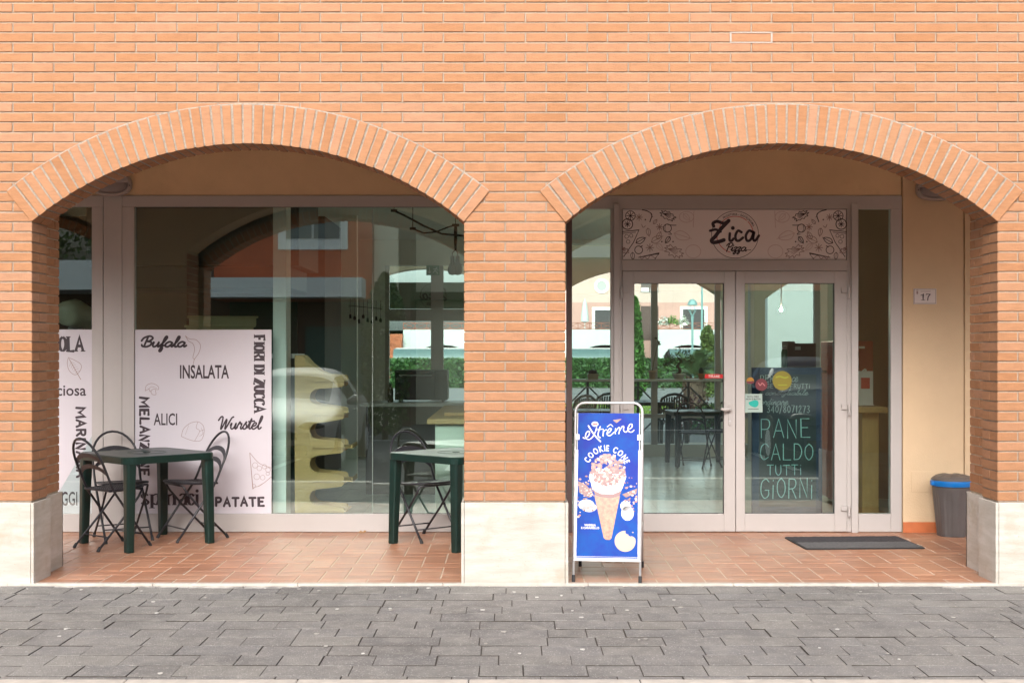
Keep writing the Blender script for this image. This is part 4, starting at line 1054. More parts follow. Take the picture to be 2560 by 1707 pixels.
for i in range(230):
    a = pr.uniform(0, 2*math.pi); q = math.sqrt(pr.random()); x, y = 382+135*q*math.cos(a), 612+120*q*math.sin(a)
    if y > 690 and abs(x-350) > 110: continue
    k = pr.choice(['PK','PD','PP','PP','PD','PD']); r = pr.uniform(9, 21); n = pr.randint(4,6); a0 = pr.random()*6
    poly(mbs[k], [(x+r*pr.uniform(.7,1.1)*math.cos(a0+2*math.pi*j/n), y+r*pr.uniform(.6,1)*math.sin(a0+2*math.pi*j/n)) for j in range(n)], fa, .0006+.000004*i)
for i in range(90):
    side = pr.random() < .5
    x, y = (pr.uniform(150,270), pr.gauss(790,70)) if side else (pr.uniform(500,605), pr.gauss(800,90))
    k = pr.choice(['PK','PP','PK','PD']); r = pr.uniform(5, 13); n = 5; a0 = pr.random()*6
    poly(mbs[k], [(min(606,max(142,x+r*math.cos(a0+2*math.pi*j/n))), y+r*.7*math.sin(a0+2*math.pi*j/n)) for j in range(n)], fa, .0009+.000004*i)
mbs['PK'].build('pale_crumbs', PK, t); mbs['PD'].build('dark_crumbs', PD, t); mbs['PP'].build('pink_crumbs', PP, t)
mb = MB()
fz = lambda u, v, l=0: fa(132+(u+6.5)/2.174*1.0-0, 980+(v+0)/2.174+0, l) if False else None
def fx(u, v, l=0):   # 1329-pixel crop at (1425,1010) scale 6.815 -> crop7 coordinates
    sx, sy = 1425+u/6.815, 1010+v/6.815
    return fa((sx-1400)*3.135, (sy-980)*3.135, l)
for q, w_ in (([(240,570),(275,585),(330,540),(350,480),(320,460),(285,510),(285,575),(340,605),(400,560),(425,510)],24),([(330,365),(400,480),(470,570),(535,635)],30),([(470,395),(455,450),(425,520)],22),
    ([(530,380),(500,470),(495,540),(530,570)],24),([(485,430),(580,420)],18),([(585,440),(578,540)],22),([(580,480),(610,440),(640,432)],20),([(645,500),(690,470),(720,420),(690,410),(655,460),(650,520),(700,530),(770,470)],22),([(650,380),(705,340),(745,375)],16),
    ([(790,410),(785,500)],22),([(790,460),(840,395),(860,410),(845,500)],22),([(855,450),(905,370),(930,380),(925,440),(960,470),(1000,440)],22),([(1000,430),(1060,390),(1070,340),(1035,335),(1000,400),(1010,455),(1060,470),(1100,435)],22)):
    rib(mb, q, w_*.75, fx)
mb_disc(mb, 440, 335, 58, fx, 16, .0007, ry=44)
arc_text(mb, 'COOKIE CONE', 640, 1110, 310, R(-72), R(74), 104, fx, .025, gap=.12)
text(mb, 'VANIGLIA', (200,1032,288,1050), fa, .04); text(mb, 'E CARAMELLO', (176,1054,314,1071), fa, .04)
rib(mb, [(140,1281),(606,1281)], 3, fa, smooth=False)
mb.build('white_lettering', PW, t)
mb = MB(); poly(mb, [(402,322),(478,318),(482,348),(406,354)], fx, .0012); mb.build('emblem', M['red'], t)
mb = MB(); mb_disc(mb, 511, 1160, 80, fa, 36, .0006); mb_disc(mb, 540, 1098, 9, fa, 10, .0012); mb_disc(mb, 570, 1096, 9, fa, 10, .0012); mb.build('biscuit_disc', PB, t)
mb = MB()
for x, y, r in ((530,1090,17),(552,1105,18),(576,1110,16),(590,1122,13)): mb_disc(mb, x, y, r, fa, 12, .0009+.00002*r)
mb.build('bite', PO, t)
mb = MB(); text(mb, 'CONO', (480,1128,542,1144), fa); text(mb, 'di vero', (472,1152,550,1168), fa); text(mb, 'BISCOTTO', (456,1175,562,1189), fa); text(mb, 'Cookie', (470,1196,552,1212), fa); mb.build('brown_lettering', M['ink_b'], t)

# ------------------------------------------------------------------ foliage helpers
def leaf_mat(name, a, b, rough=.6):
    m = mat(name, a, rough, tint=[a, tuple((p+q)/2 for p, q in zip(a, b)), b], var=.15, vscale=3); return m
LV = leaf_mat('cypress_leaves', (.02,.075,.012), (.07,.19,.03)); LV2 = leaf_mat('hedge_leaves', (.012,.05,.012), (.05,.13,.03)); LV3 = leaf_mat('shrub_leaves', (.03,.06,.012), (.10,.15,.03))
PALM = leaf_mat('palm_leaves', (.03,.08,.025), (.13,.21,.09)); BARK = mat('bark', (.10,.07,.05), .9, .3, 12, .5, 40)
def leaves(mb, n, fn, size, rr):
    for _ in range(n):
        p, sc_ = fn(rr); s = size*rr.uniform(.6, 1.3)*sc_
        a = Vector((rr.gauss(0,1), rr.gauss(0,1), rr.gauss(0,1)+.6)).normalized(); b = a.orthogonal().normalized()
        q = rr.uniform(0, 6.28); c = a.cross(b); u = b*math.cos(q)+c*math.sin(q); w = a.cross(u)
        mb.tint = rr.random(); mb.quad(p-u*s*.5, p+w*s*.28, p+u*s*.5, p-w*s*.28)
def cone_tree(kind, label, cat, x, y, z, h, r, n, size, m, seed, group=None, prof=None, bulge=.35):
    rr = random.Random(seed); t = thing(kind, label, cat, (x, y, z), 0, group)
    mb = MB(); mb.tube([(0,0,-.05),(.02,0,h*.3),(0,0,h*.85)], [r*.14,r*.1,r*.03], 8); mb.build('trunk', BARK, t)
    lump = [rr.uniform(.86, 1.1) for _ in range(40)]
    def f(rr):
        u = rr.random()**.8; a = rr.uniform(0, 6.28)
        w = prof(u) if prof else (math.sin(math.pi*min(1, (u+.12)))**.6)*(1-u**3*.75)
        w *= lump[int(u*9)*4+int(a/6.29*4)] if u < 1 else .3
        q = math.sqrt(rr.uniform(.25, 1.0)); return Vector((r*w*q*math.cos(a), r*w*q*math.sin(a), h*(.03+.97*u))), 1
    mb = MB(); leaves(mb, n, f, size, rr); mb.build('crown', m, t); return t
def bush(kind, label, cat, x, y, z, rx, ry, h, n, size, m, seed, group=None, box=False):
    rr = random.Random(seed)
    def f(rr):
        if box:
            p = Vector((rr.uniform(-rx, rx), rr.uniform(-ry, ry), rr.uniform(.02, h)));
            k = rr.randint(0, 2)
            if k == 0: p.z = h*rr.uniform(.9, 1.03)
            elif k == 1: p.y = -ry*rr.uniform(.9, 1.1)
            return p, 1
        v = Vector((rr.gauss(0,1), rr.gauss(0,1), abs(rr.gauss(0,1)))).normalized()*rr.uniform(.55, 1.05)
        return Vector((v.x*rx, v.y*ry, v.z*h)), 1
    mb = MB(); leaves(mb, n, f, size, rr); o = mb.build(kind, m); o.location = (x, y, z); return tag(o, label, cat, group)

# ------------------------------------------------------------------ things inside the shop
# plywood bread rack
t = thing('display_rack', 'plywood shelf rack with rounded cut-outs standing inside the wide window', 'rack', W(800,1283,YS+.3))
def frk(yp):
    return lambda u, v: (X(650+u/3.826,yp), Z(880+v/3.826,yp))
rk = [(332,30),(400,30),(470,110),(560,180),(640,212),(790,222),(803,240),(803,318),(780,335),(560,352),(528,358),(500,375),(482,400),(475,430),(482,460),(500,483),(528,498),(560,503),(770,535),(803,550),(803,640),(560,680),(525,684),(497,700),(480,724),(474,752),(480,780),(497,808),(525,825),(560,832),(780,852),(803,868),(803,940),(780,965),(560,988),(525,994),(498,1012),(480,1037),(474,1068),(480,1098),(498,1125),(525,1142),(560,1148),(780,1172),(803,1190),(803,1260),(780,1285),(560,1310),(525,1315),(497,1332),(480,1357),(473,1387),(480,1416),(497,1440),(525,1457),(560,1462),(780,1480),(803,1495),(803,1560),(332,1560)]
for k, yp in enumerate((YS+.26, YS+.56)):
    mb = MB(); mb.prism([(X(650+u/3.826,YS+.26), max(.001, Z(880+v/3.826,YS+.26))) for u, v in rk], lambda u,v,d: (u,d,v), yp, yp+.015)
    mb.build('side_panel', M['wood'], t, world=True, bevel=.002)
for v, vx in ((280,812), (600,812), (912,890), (1232,890), (1520,830)):
    mb = MB(); x0, x1 = X(650+610/3.826,YS+.26), X(650+vx/3.826,YS+.26); z = Z(880+v/3.826,YS+.26)
    mb.box(x0-.1, x1, YS+.245, YS+.60, z-.005, z+.005)
    if vx > 880: mb.box(x1-.012, x1-.002, YS+.245, YS+.60, z+.0055, z+.03)
    if 1: mb.build('shelf', M['wood'], t, world=True, bevel=.001)
# counters
t = thing('counter', 'pale panelled shop counter with a wooden top behind the middle pier', 'counter', (-.2, 3.7, 0))
mb = MB(); mb.box(-.655,.35,2.56,5.2,0,.90); mb.build('body', mat('counter_panel', (.62,.66,.58), .5, .04, 4), t, world=True, bevel=.004)
mb = MB(); mb.box(-.72,.40,2.50,5.25,.901,.945); mb.build('worktop', M['wood'], t, world=True, bevel=.008)
mb = MB(); mb.box(-.60,.1,3.0,3.5,.947,.975); mb.build('chopping_board', M['wood2'], t, world=True, bevel=.004)
t = thing('work_counter', 'dark counter in the shop below the small black oven', 'counter', (-1.0, 5.3, 0))
mb = MB(); mb.box(-1.55,-.1,5.30,5.95,0,.93); mb.build('body', M['iwall2'], t, world=True, bevel=.004)
mb = MB(); mb.box(-1.6,-.05,5.26,6.0,.931,.97); mb.build('worktop', M['wplate'], t, world=True, bevel=.004)
YO = 5.42
t = thing('oven', 'small black countertop oven with four knobs in front of the rear window', 'oven', (X(1051,YO), YO, .971))
x0, x1, z0, z1 = X(987,YO), X(1118,YO), .995, Z(925,YO)
mb = MB(); mb.box(x0,x1,YO,YO+.38,z0,z1); mb.build('body', M['dgrey'], t, world=True, bevel=.006)
mb = MB(); mb.box(x0+.008,x1-.13,YO-.014,YO-.001,z0+.008,z1-.012); mb.build('glass_door', M['black'], t, world=True, bevel=.003)
mb = MB(); mb.tube([(x0+.05,YO-.012,z1-.055),(x0+.05,YO-.035,z1-.055),(x1-.17,YO-.035,z1-.055),(x1-.17,YO-.012,z1-.055)],.007,8); mb.build('handle', M['steel'], t, world=True)
for i in range(4): mb = MB(); zz = z0+.045+i*.072; mb.tube([(x1-.065,YO-.001,zz),(x1-.065,YO-.022,zz)],.02,14); mb.build('knob', M['dgrey'], t, world=True)
for a in (x0+.05,x1-.05):
    for b in (YO+.04,YO+.33): mb = MB(); mb.tube([(a,b,.972),(a,b,.996)],.012,8); mb.build('foot', M['rubber'], t, world=True)
t = thing('bottle', 'slim dark bottle with a loop cap left of the small oven', 'bottle', (X(975,YO), YO+.05, .971))
mb = MB(); mb.lathe([(.0,0),(.03,.0),(.032,.01),(.032,.13),(.026,.155),(.013,.168),(.013,.18)], n=16, cap=False); mb.build('body', mat('dark_red_metal', (.05,.012,.01), .35), t, smooth=True)
mb = MB(); mb.lathe([(.0,.178),(.015,.178),(.015,.196),(.0,.198)], n=12, cap=False); mb.tube([(.012*math.cos(a),0,.203+.012*math.sin(a)) for a in [i*math.pi/6 for i in range(13)]], .003, 6); mb.build('loop_cap', M['black'], t)
# stacked dough trays and the mixer above the printed panels
for i, (dx, label) in enumerate(((0,'lowest pale dough tray of the tilted stack above the wide window print'),(.03,'second dough tray from the bottom of the tilted stack'),(.015,'third dough tray from the bottom of the tilted stack'),(.04,'topmost pale dough tray of the tilted stack'))):
    t = thing('dough_tray', label, 'tray', (X(545,3.6)+dx, 3.6, 1.50+.085*i), R(14), 'stacked dough trays')
    m_ = mat('tray_plastic', (.52,.46,.26), .5) if i == 0 else bpy.data.materials['tray_plastic']
    mb = MB(); mb.box(-.30,.30,-.2,.2,.0,.008)
    for q in ((-.30,.30,-.2,-.19),(-.30,.30,.19,.2),(-.30,-.29,-.19,.19),(.29,.30,-.19,.19)): mb.box(q[0],q[1],q[2],q[3],.0081,.075)
    mb.build('tub', m_, t)
    mb = MB(); pts = [(-.315,-.215,.078),(.315,-.215,.078),(.315,.215,.078),(-.315,.215,.078)]; mb.tube(pts, .008, 6, closed=True); mb.build('rim', m_, t)
t = thing('tray_table', 'steel table carrying the stacked dough trays inside the window', 'table', (X(545,3.6), 3.6, 0))
mb = MB(); mb.box(-.55,.75,-.35,.35,1.455,1.495); mb.build('top', M['steel'], t)
for a in (-.5,.7):
    for b in (-.3,.3): mb = MB(); mb.box(a-.02,a+.02,b-.02,b+.02,0,1.454); mb.build('leg', M['steel'], t)
t = thing('dough_mixer', 'cream planetary dough mixer seen above the narrow window print', 'mixer', (X(195,3.2), 3.2, 0))
cm = mat('mixer_enamel', (.55,.52,.40), .35)
mb = MB(); mb.box(-.16,.16,-.2,.25,0,.25); mb.box(-.06,.06,.10,.22,.25,1.55); mb.build('stand', cm, t, bevel=.02)
mb = MB(); mb.tube([(-.02,-.26,1.84),(-.02,-.24,1.85),(0,-.1,1.86),(0,.1,1.83),(.01,.22,1.80)],[.07,.11,.125,.12,.09],16); mb.build('motor_head', cm, t, smooth=True)
mb = MB(); mb.tube([(0,.1,1.5),(-.02,.0,1.74)],[.05,.07],12); mb.build('neck', M['steel'], t, smooth=True)
mb = MB(); mb.lathe([(.0,.85),(.15,.86),(.21,1.0),(.22,1.22),(.225,1.22)], c=(0,-.1,0), n=20, cap=False); mb.build('bowl', M['steel'], t, smooth=True)
# utensil rail on the wall
YU = 6.7
t = thing('utensil_rail', 'row of kitchen ladles and spoons hanging from a rail on the inner wall', 'utensils', (X(915,YU), YU, Z(770,YU))); t.scale = (.45, 1, .5)
mb = MB(); mb.tube([(-.45,0,.06),(.42,0,-.02)], .008, 6); mb.build('rail', M['dgrey'], t)
for i in range(8):
    x = -.4+.112*i; z = .055-.009*i; mb = MB(); L = .2+.05*(i % 3); mb.tube([(x,-.02,z+.17),(x,-.02,z-L)], .007, 6)
    if i % 2: mb.lathe([(.0,-.05),(.03,-.04),(.04,0),(.025,.04),(.0,.05)], c=(x,-.025,z-L-.03), n=10, cap=False, sy=.3)
    else: mb.box(x-.03,x+.03,-.024,-.018,z-L-.1,z-L)
    mb.build('utensil', M['black'], t)
for a in (-.44,.41): mb = MB(); mb.tube([(a,0,.02),(a,.0,.03),(a,.15,.03)], .006, 6); mb.build('bracket', M['dgrey'], t)
mb = MB(); mb.box(X(870,YU)-.1, WX0, YU+.152, YU+.27, 0, 3.119); mb.build('partition_wall', M['iwall'], bld)
# pendant cable lamp
YP = 4.3
t = thing('pendant_lamp', 'black cable pendant lamp with two bare bulbs under the shop ceiling', 'lamp', (X(1140,YP), YP, 3.119))
def wp(px, py, dy=0): return W(px, py, YP)+Vector((0, dy, 0))-Vector(parent_loc(t))
ceil = 3.119-.0
mb = MB(); mb.tube([wp(985,527),wp(1010,538),wp(1060,565),wp(1105,585),wp(1163,590),wp(1200,575)], .010, 6); mb.tube([wp(1032,572),wp(1060,583),wp(1090,580),wp(1120,568),wp(1140,563)], .008, 6); mb.build('cable', M['black'], t, smooth=True)
mb = MB(); mb.tube([wp(1139,563),wp(1139,575),wp(1139,600),wp(1139,625)], [.012,.018,.016,.010], 8); mb.tube([wp(1130,563),wp(1148,563)], .012, 8); mb.build('stem', M['black'], t, smooth=True)
for a, b in (((985,527),(1032,572))): pass
for px, py in ((985,527),(1032,572),(1139,563)):
    mb = MB(); q = wp(px, py); mb.tube([(q.x,q.y,q.z),(q.x,q.y,0)], .004, 6); mb.box(q.x-.03,q.x+.03,q.y-.02,q.y+.02,q.z-.012,q.z+.012); mb.build('ceiling_hook', M['black'], t)
for px in (1131, 1144):
    q = wp(px, 640); mb = MB(); mb.tube([wp(1139,624),wp(px,632),(q.x,q.y,q.z)], .006, 6); mb.lathe([(.02,.0),(.022,-.06),(.04,-.10),(.05,-.14),(.035,-.18),(.0,-.19)], c=q, n=12, cap=False); mb.build('bulb', mat('smoked_bulb', (.10,.07,.045), .2), t, smooth=True)
# exit sign
YE = FY-.03
t = thing('exit_sign', 'green emergency exit sign with running man and arrow above the rear window', 'sign', W(1082,688,YE))
mb = MB(); mb.box(X(1066,YE),X(1099,YE),YE-.02,YE+.02,Z(688,YE),Z(664,YE)); mb.build('box', mat('exit_green', (.01,.14,.06), .5), t, world=True)
fe = sheet(0,0,1,YE,.0205); mb = MB()
for q in ([(1074,669),(1074,682)],[(1070,678),(1074,683),(1078,678)],[(1090,672),(1087,677),(1083,682)],[(1087,677),(1092,680),(1094,684)],[(1083,673),(1090,672),(1095,676)]): rib(mb, q, 1.4, fe, smooth=False)
mb_disc(mb, 1092, 669.5, 1.6, fe, 8); mb.build('pictogram', M['white'], t, world=True)
# rear door sign, read from behind
YD = FY+.03
t = thing('shop_sign', 'second round Zica Pizza emblem seen in reverse on the rear door transom', 'sign', W(1083,770,YD))
mb = MB(); mb.box(WX0+.065,-.425,YD,YD+.004,Z(772,YD),Z(706,YD)); mb.build('panel', mat('translucent_film', (.20,.30,.22), .6), t, world=True)
fd = lambda u, v, l=0: W(1083-(u-1225)*.205, 740+(v-338)*.205, YD)+Vector((0,-.002-l,0))
mb = MB(); rib(mb, [(1225+157*math.sin(a), 338+157*math.cos(a)) for a in [i*2*math.pi/30 for i in range(30)]], 6, fd, closed=True)
for q, w_ in (([(1082,282),(1078,262),(1105,250),(1150,262),(1182,245)],17),([(1182,245),(1130,300),(1092,350),(1068,375),(1080,390),(1120,384),(1150,374)],20),([(1190,330),(1188,372),(1200,380),(1215,365)],17),([(1268,322),(1245,312),(1228,342),(1232,374),(1252,378),(1278,358)],17),([(1345,322),(1318,312),(1297,345),(1305,378),(1330,370),(1352,318),(1346,365),(1360,378),(1384,345)],17)): rib(mb, q, w_, fd)
script(mb, 'Pizza', (1168,394,1304,468), 9, fd); mb.build('lettering', mat('faded_ink', (.06,.10,.07), .6), t, world=True)
# right hand side: red drinks fridge, wooden stand, boxes
YF = 4.2
t = thing('drinks_fridge', 'red drinks fridge with white script lettering behind the narrow right side light', 'fridge', (X(2160,YF), YF, 0))
x0, x1 = X(2085,YF), X(2183,YF); mb = MB(); mb.box(x0, x1, YF, YF+.55, 0.06, Z(852,YF)); mb.build('cabinet', mat('fridge_red', (.30,.012,.012), .35), t, world=True, bevel=.01)
mb = MB(); mb.box(x0+.04, x1-.14, YF-.012, YF-.001, .3, Z(880,YF)); mb.build('glass_door', M['black'], t, world=True, bevel=.003)
ff = sheet(1850,690,4.9,YF,.002); mb = MB()
script(mb, 'l', (1462,1000,1463,1001), .1, ff) if False else None
for q, w_ in (([(1530,1140),(1500,1165),(1480,1210),(1520,1180),(1545,1150),(1500,1260)],16),([(1500,1260),(1470,1330),(1490,1310),(1530,1255),(1555,1240)],15),([(1470,1330),(1460,1400),(1500,1360),(1540,1300)],15),([(1455,1420),(1480,1440),(1500,1400)],12)): rib(mb, q, w_, ff)
mb.build('lettering', M['white'], t, world=True)
mb = MB(); poly(mb, [(1458,860),(1528,860),(1528,888),(1458,888)], ff); mb.build('label_strip', M['wplate'], t, world=True)
t = thing('price_card', 'small white card on the wooden stand before the red fridge', 'card', (X(2163,3.3), 3.3, Z(1010,3.3)))
mb = MB(); mb.box(-.07,.07,-.006,.006,0,.30); mb.build('card', M['wplate'], t); mb = MB(); mb.box(-.04,.04,-.009,-.0065,.14,.24); mb.build('picture', M['red'], t)
mb = MB(); mb.box(-.07,.07,-.03,.03,-.012,-.0005); mb.build('foot', M['wplate'], t)
t = thing('wooden_stand', 'pine stand with a thick post behind the narrow right side light', 'stand', (X(2165,3.3), 3.3, 0))
zt = Z(1012,3.3)-.012; mb = MB(); mb.box(-.22,.14,-.2,.25,zt-.05,zt); mb.build('top', M['wood2'], t, bevel=.004)
mb = MB(); mb.box(-.05,.10,-.06,.09,.0401,zt-.051); mb.build('post', M['wood2'], t, bevel=.004); mb = MB(); mb.box(-.2,.22,-.2,.25,0,.04); mb.build('base', M['wood2'], t, bevel=.004)
for px0, px1, py0, py1, yy_, nm, lab, m_ in ((1970,2040,858,925,4.6,'cardboard_carton','brown carton on the shelf in front of the white pillar','iwall2'),(1953,1969,864,925,4.55,'jar','tall green glass jar left of the brown carton','gplast')):
    x0, x1, z0, z1 = X(px0,yy_), X(px1,yy_), Z(py1,yy_), Z(py0,yy_)
    if nm == 'jar':
        t = thing(nm, lab, 'jar', ((x0+x1)/2, yy_, z0)); w = (x1-x0)/2; h = z1-z0
        mb = MB(); mb.lathe([(0,0),(w*.95,0),(w,.02),(w,h*.75),(w*.7,h*.85)], n=14, cap=False); mb.build('body', mat('jar_green', (.10,.22,.12), .15), t, smooth=True); mb = MB(); mb.lathe([(w*.7,h*.85),(w*.75,h),(0,h)], n=14, cap=False); mb.build('lid', M['steel'], t)
    else:
        t = thing(nm, lab, 'carton', ((x0+x1)/2, yy_, z0)); w = (x1-x0)/2; h = z1-z0
        mb = MB(); mb.box(-w,w,-.0,.3,0,h); mb.build('box', mat('brown_card', (.23,.15,.11), .8, .05, 6), t, bevel=.004); mb = MB(); mb.box(-w*.5,-w*.1,-.003,-.0005,h*.75,h*.88); mb.build('label_strip', M['iwall'], t)
        mb = MB(); mb.box(-w,-w*.5,.0,.3,h+.0005,h+.02); mb.build('flap', bpy.data.materials['brown_card'], t)
t = thing('wall_shelf', 'dark shelf unit carrying the carton and the green jar', 'shelf', (X(2000,4.6), 4.6, 0))
mb = MB(); mb.box(-.42,.40,-.1,.36,Z(925,4.6)-.03,Z(925,4.6)-.001); mb.build('board', M['iwall2'], t)
for a in (-.40,.38): mb = MB(); mb.box(a-.015,a+.015,-.09,.34,0,Z(925,4.6)-.031); mb.build('side_panel', M['iwall2'], t)
# pots on the rear window shelf
YSH = FY-.15
def pot(px, w, h, col, label, kind='flower_pot', square=False):
    t = thing(kind, label, 'plant pot', (X(px,YSH), YSH, 1.1155), 0, 'potted plants on the rear window shelf')
    mb = MB()
    if square: mb.box(-w,w,-w,w,0,h)
    else: mb.lathe([(0,0),(w*.72,0),(w*.95,h*.8),(w*1.05,h*.8),(w*1.05,h),(w*.85,h),(w*.8,h*.85)], n=18, cap=False)
    mb.build('pot', mat('glaze', col, .4, .1, 8), t, smooth=not square, bevel=.006 if square else 0); return t
rr = random.Random(4)
t = pot(1482, .075, .08, (.38,.34,.26), 'square stone pot with a low dark cactus on the rear window shelf', square=True)
mb = MB(); mb.lathe([(.06,0),(.065,.02),(.05,.045),(.0,.055)], c=(0,0,.081), n=14, cap=False); mb.build('plant', mat('dark_cactus', (.03,.02,.02), .8), t)
t = pot(1631, .055, .125, (.55,.40,.28), 'tall pale pot with a thin orchid stem on the rear window shelf')
mb = MB(); mb.tube([(0,0,.11),(.02,0,.25),(.06,0,.42),(.09,0,.53),(.06,0,.58)], .005, 6)
for x, z in ((.09,.53),(.05,.585),(.10,.5)): mb.lathe([(0,-.02),(.03,0),(0,.02)], c=(x,0,z), n=6, cap=False)
for a in (-1,1): mb.add([(0,0,.12),(a*.05,-.02,.17),(a*.1,0,.14),(a*.05,.02,.16)], [(0,1,2,3)])
mb.build('orchid', LV3, t)
t = pot(1697, .09, .08, (.72,.70,.62), 'white bowl with a bonsai tree on the rear window shelf')
mb = MB(); mb.tube([(0,0,.07),(.02,0,.13),(-.02,0,.19),(.03,0,.25),(-.02,.0,.32)], [.028,.025,.024,.018,.01], 8); mb.build('trunk', BARK, t, smooth=True)
def fb_(rr):
    c = rr.choice([(-.12,.30,.10),(.05,.38,.12),(.15,.30,.09),(-.03,.26,.10),(-.16,.22,.07)]); v = Vector((rr.gauss(0,1),rr.gauss(0,1),rr.gauss(0,.6))).normalized()*rr.uniform(.4,1)*c[2]
    return Vector((c[0],0,c[1]))+v, 1
mb = MB(); leaves(mb, 380, fb_, .035, rr); mb.build('crown', LV3, t)
t = pot(1753, .045, .08, (.55,.24,.08), 'small terracotta pot with a round cactus at the right end of the rear window shelf')
mb = MB(); mb.lathe([(.02,0),(.035,.03),(.035,.06),(.02,.085),(0,.09)], c=(0,0,.075), n=12, cap=False); mb.build('cactus', mat('cactus', (.02,.05,.03), .7), t, smooth=True)
# tables and chairs inside and on the rear porch
dup(tab, (X(1748,8.9), 9.0, .0), R(4), 'green plastic table inside the shop behind the left door leaf', None)
GI = 'folding chairs inside the shop'
dup(ch, (X(1733,8.6), 8.55, 0), R(70), 'folding chair inside the shop in front of the far table', GI)
dup(ch, (X(1815,8.6), 8.75, 0), R(110), 'folding chair inside the shop behind the meeting stiles of the doors', GI)
dup(tab, (X(1470,9.2), 9.2, .0), R(0), 'green plastic table inside the shop behind the narrow left side light', None)
dup(ch, (X(1425,8.8), 8.6, 0), R(60), 'folding chair inside the shop behind the narrow left side light', GI)
def plastic_chair(label, loc, rz, grp=None):
    t = thing('garden_chair', label, 'chair', loc, rz, grp); m_ = M['gplast']
    mb = MB(); mb.prism(rrect(-.22,.22,-.21,.22,.06), lambda u,v,d:(u,v,d), .41, .435); mb.build('seat', m_, t)
    for sx in (1,-1):
        for y0, y1 in ((-.2,-.23),(.2,.23)):
            mb = MB(); q = .028; mb.hexa([(sx*.21-q,y1-q,0),(sx*.21+q,y1-q,0),(sx*.21+q,y1+q,0),(sx*.21-q,y1+q,0),(sx*.19-q,y0-q,.409),(sx*.19+q,y0-q,.409),(sx*.19+q,y0+q,.409),(sx*.19-q,y0+q,.409)]); mb.build('leg', m_, t)
        mb = MB(); mb.tube([(sx*.235,.18,.42),(sx*.24,.18,.62),(sx*.24,.05,.64),(sx*.235,-.2,.63)], .018, 6); mb.build('armrest', m_, t)
    mb = MB()
    for i in range(9):
        x = -.16+.04*i; zt = .80-.9*x*x; mb.hexa([(x-.012,-.215,.435),(x+.012,-.215,.435),(x+.012,-.205,.435),(x-.012,-.205,.435),(x-.012,-.29,zt),(x+.012,-.29,zt),(x+.012,-.28,zt),(x-.012,-.28,zt)])
    mb.tube([(-.235,-.21,.43),(-.23,-.25,.62),(-.2,-.285,.77),(-.1,-.295,.825),(0,-.297,.84),(.1,-.295,.825),(.2,-.285,.77),(.23,-.25,.62),(.235,-.21,.43)], .022, 6)
    mb.build('slatted_back', m_, t); return t
pc = plastic_chair('dark green slatted garden chair on the rear porch, seen through the left door leaf', (X(1676,12.3), 12.3, 0), R(6), 'garden chairs on the rear porch')
dup(pc, (X(1512,12.0), 12.0, 0), R(160), 'dark green garden chair on the rear porch, right part of the narrow left side light')
dup(pc, (X(1432,11.6), 11.6, 0), R(40), 'dark green garden chair on the rear porch, left edge of the narrow left side light')
dup(tab, (X(1600,12.9), 12.2, 0), R(10), 'green plastic table on the rear porch behind the garden chairs', None)
# rear porch railing with crossed bars
t = thing('porch_railing', 'dark grey railing with crossed bars along the rear porch', 'railing', (2.1, 13.25, 0))
for i in range(-3, 4):
    x = i*.84; mb = MB(); mb.box(x-.02,x+.02,-.02,.02,0,1.0); mb.build('post', M['dgrey'], t)
    if i < 3:
        for a, b in ((.12,.92),(.92,.12)): mb = MB(); mb.tube([(x+.021,0,a),(x+.819,0 if a < b else .026,b)], .013, 6); mb.build('cross_bar', M['dgrey'], t)
mb = MB(); mb.box(-2.56,2.56,-.025,.025,1.0,1.04); mb.build('top_rail', M['dgrey'], t)

# ------------------------------------------------------------------ the square behind the shop
def gz(y):  # ground falls gently away
    return -.04-(y-13.2)*.26/30 if y < 43 else -.30-(y-43)*.019
mb = MB(); ys = [13.2,20,30,43,60,80,100,130,200]
for a, b in zip(ys, ys[1:]): mb.quad((-120,a,gz(a)),(120,a,gz(a)),(120,b,gz(b)),(-120,b,gz(b)))
tag(mb.build('square', mat('pale_asphalt', (.20,.20,.19), .85, .15, 2)), kind='structure')
mb = MB()
for x0, y0, x1, y1 in ((4.2,22,7.5,33),(9,24,16,30),(-6,26,30,26.3),(2,36,26,36.5)):
    dx, dy = (.09,0) if abs(y1-y0) > 2 else (0,.12)
    mb.add([(x0-dx,y0-dy,gz(y0-dy)+.006),(x0+dx,y0+dy,gz(y0+dy)+.006),(x1+dx,y1+dy,gz(y1+dy)+.006),(x1-dx,y1-dy,gz(y1-dy)+.006)], [(0,1,2,3)])
tag(mb.build('square_markings', M['roadline']), kind='structure')
mb = MB(); rr = random.Random(8)
for x, y, rx, ry in ((X(1500,26),26.5,1.5,1.2),(X(1690,30),31,4.5,2.0)):
    for i in range(1500):
        a = rr.uniform(0,6.28); q = math.sqrt(rr.random()); p = Vector((x+rx*q*math.cos(a), y+ry*q*math.sin(a), 0)); p.z = gz(p.y); mb.tint = rr.random(); d = rr.uniform(0,3.1); h = rr.uniform(.06,.16)
        mb.add([p, p+Vector((.05*math.cos(d),.05*math.sin(d),0)), p+Vector((rr.uniform(-.05,.05),rr.uniform(-.05,.05),h))], [(0,1,2)])
tag(mb.build('grass', leaf_mat('grass_blades', (.08,.16,.02), (.20,.30,.05))), 'bright grass strips on the square behind the shop', 'grass', kind='stuff')
cyp = 'cypress trees on the square behind the shop'
y = 36.0; r = 1+y/D; u = r/PXM
cone_tree('cypress', 'tall narrow cypress seen through the left door leaf beside the orchid', 'tree', X(1588,y), y, gz(y), (990-728)*u, 30*u, 5200, .17, LV, 3, cyp, lambda q: (1-q)**.55*min(1,(q+.06)*6))
y = 40.0; u = (1+y/D)/PXM
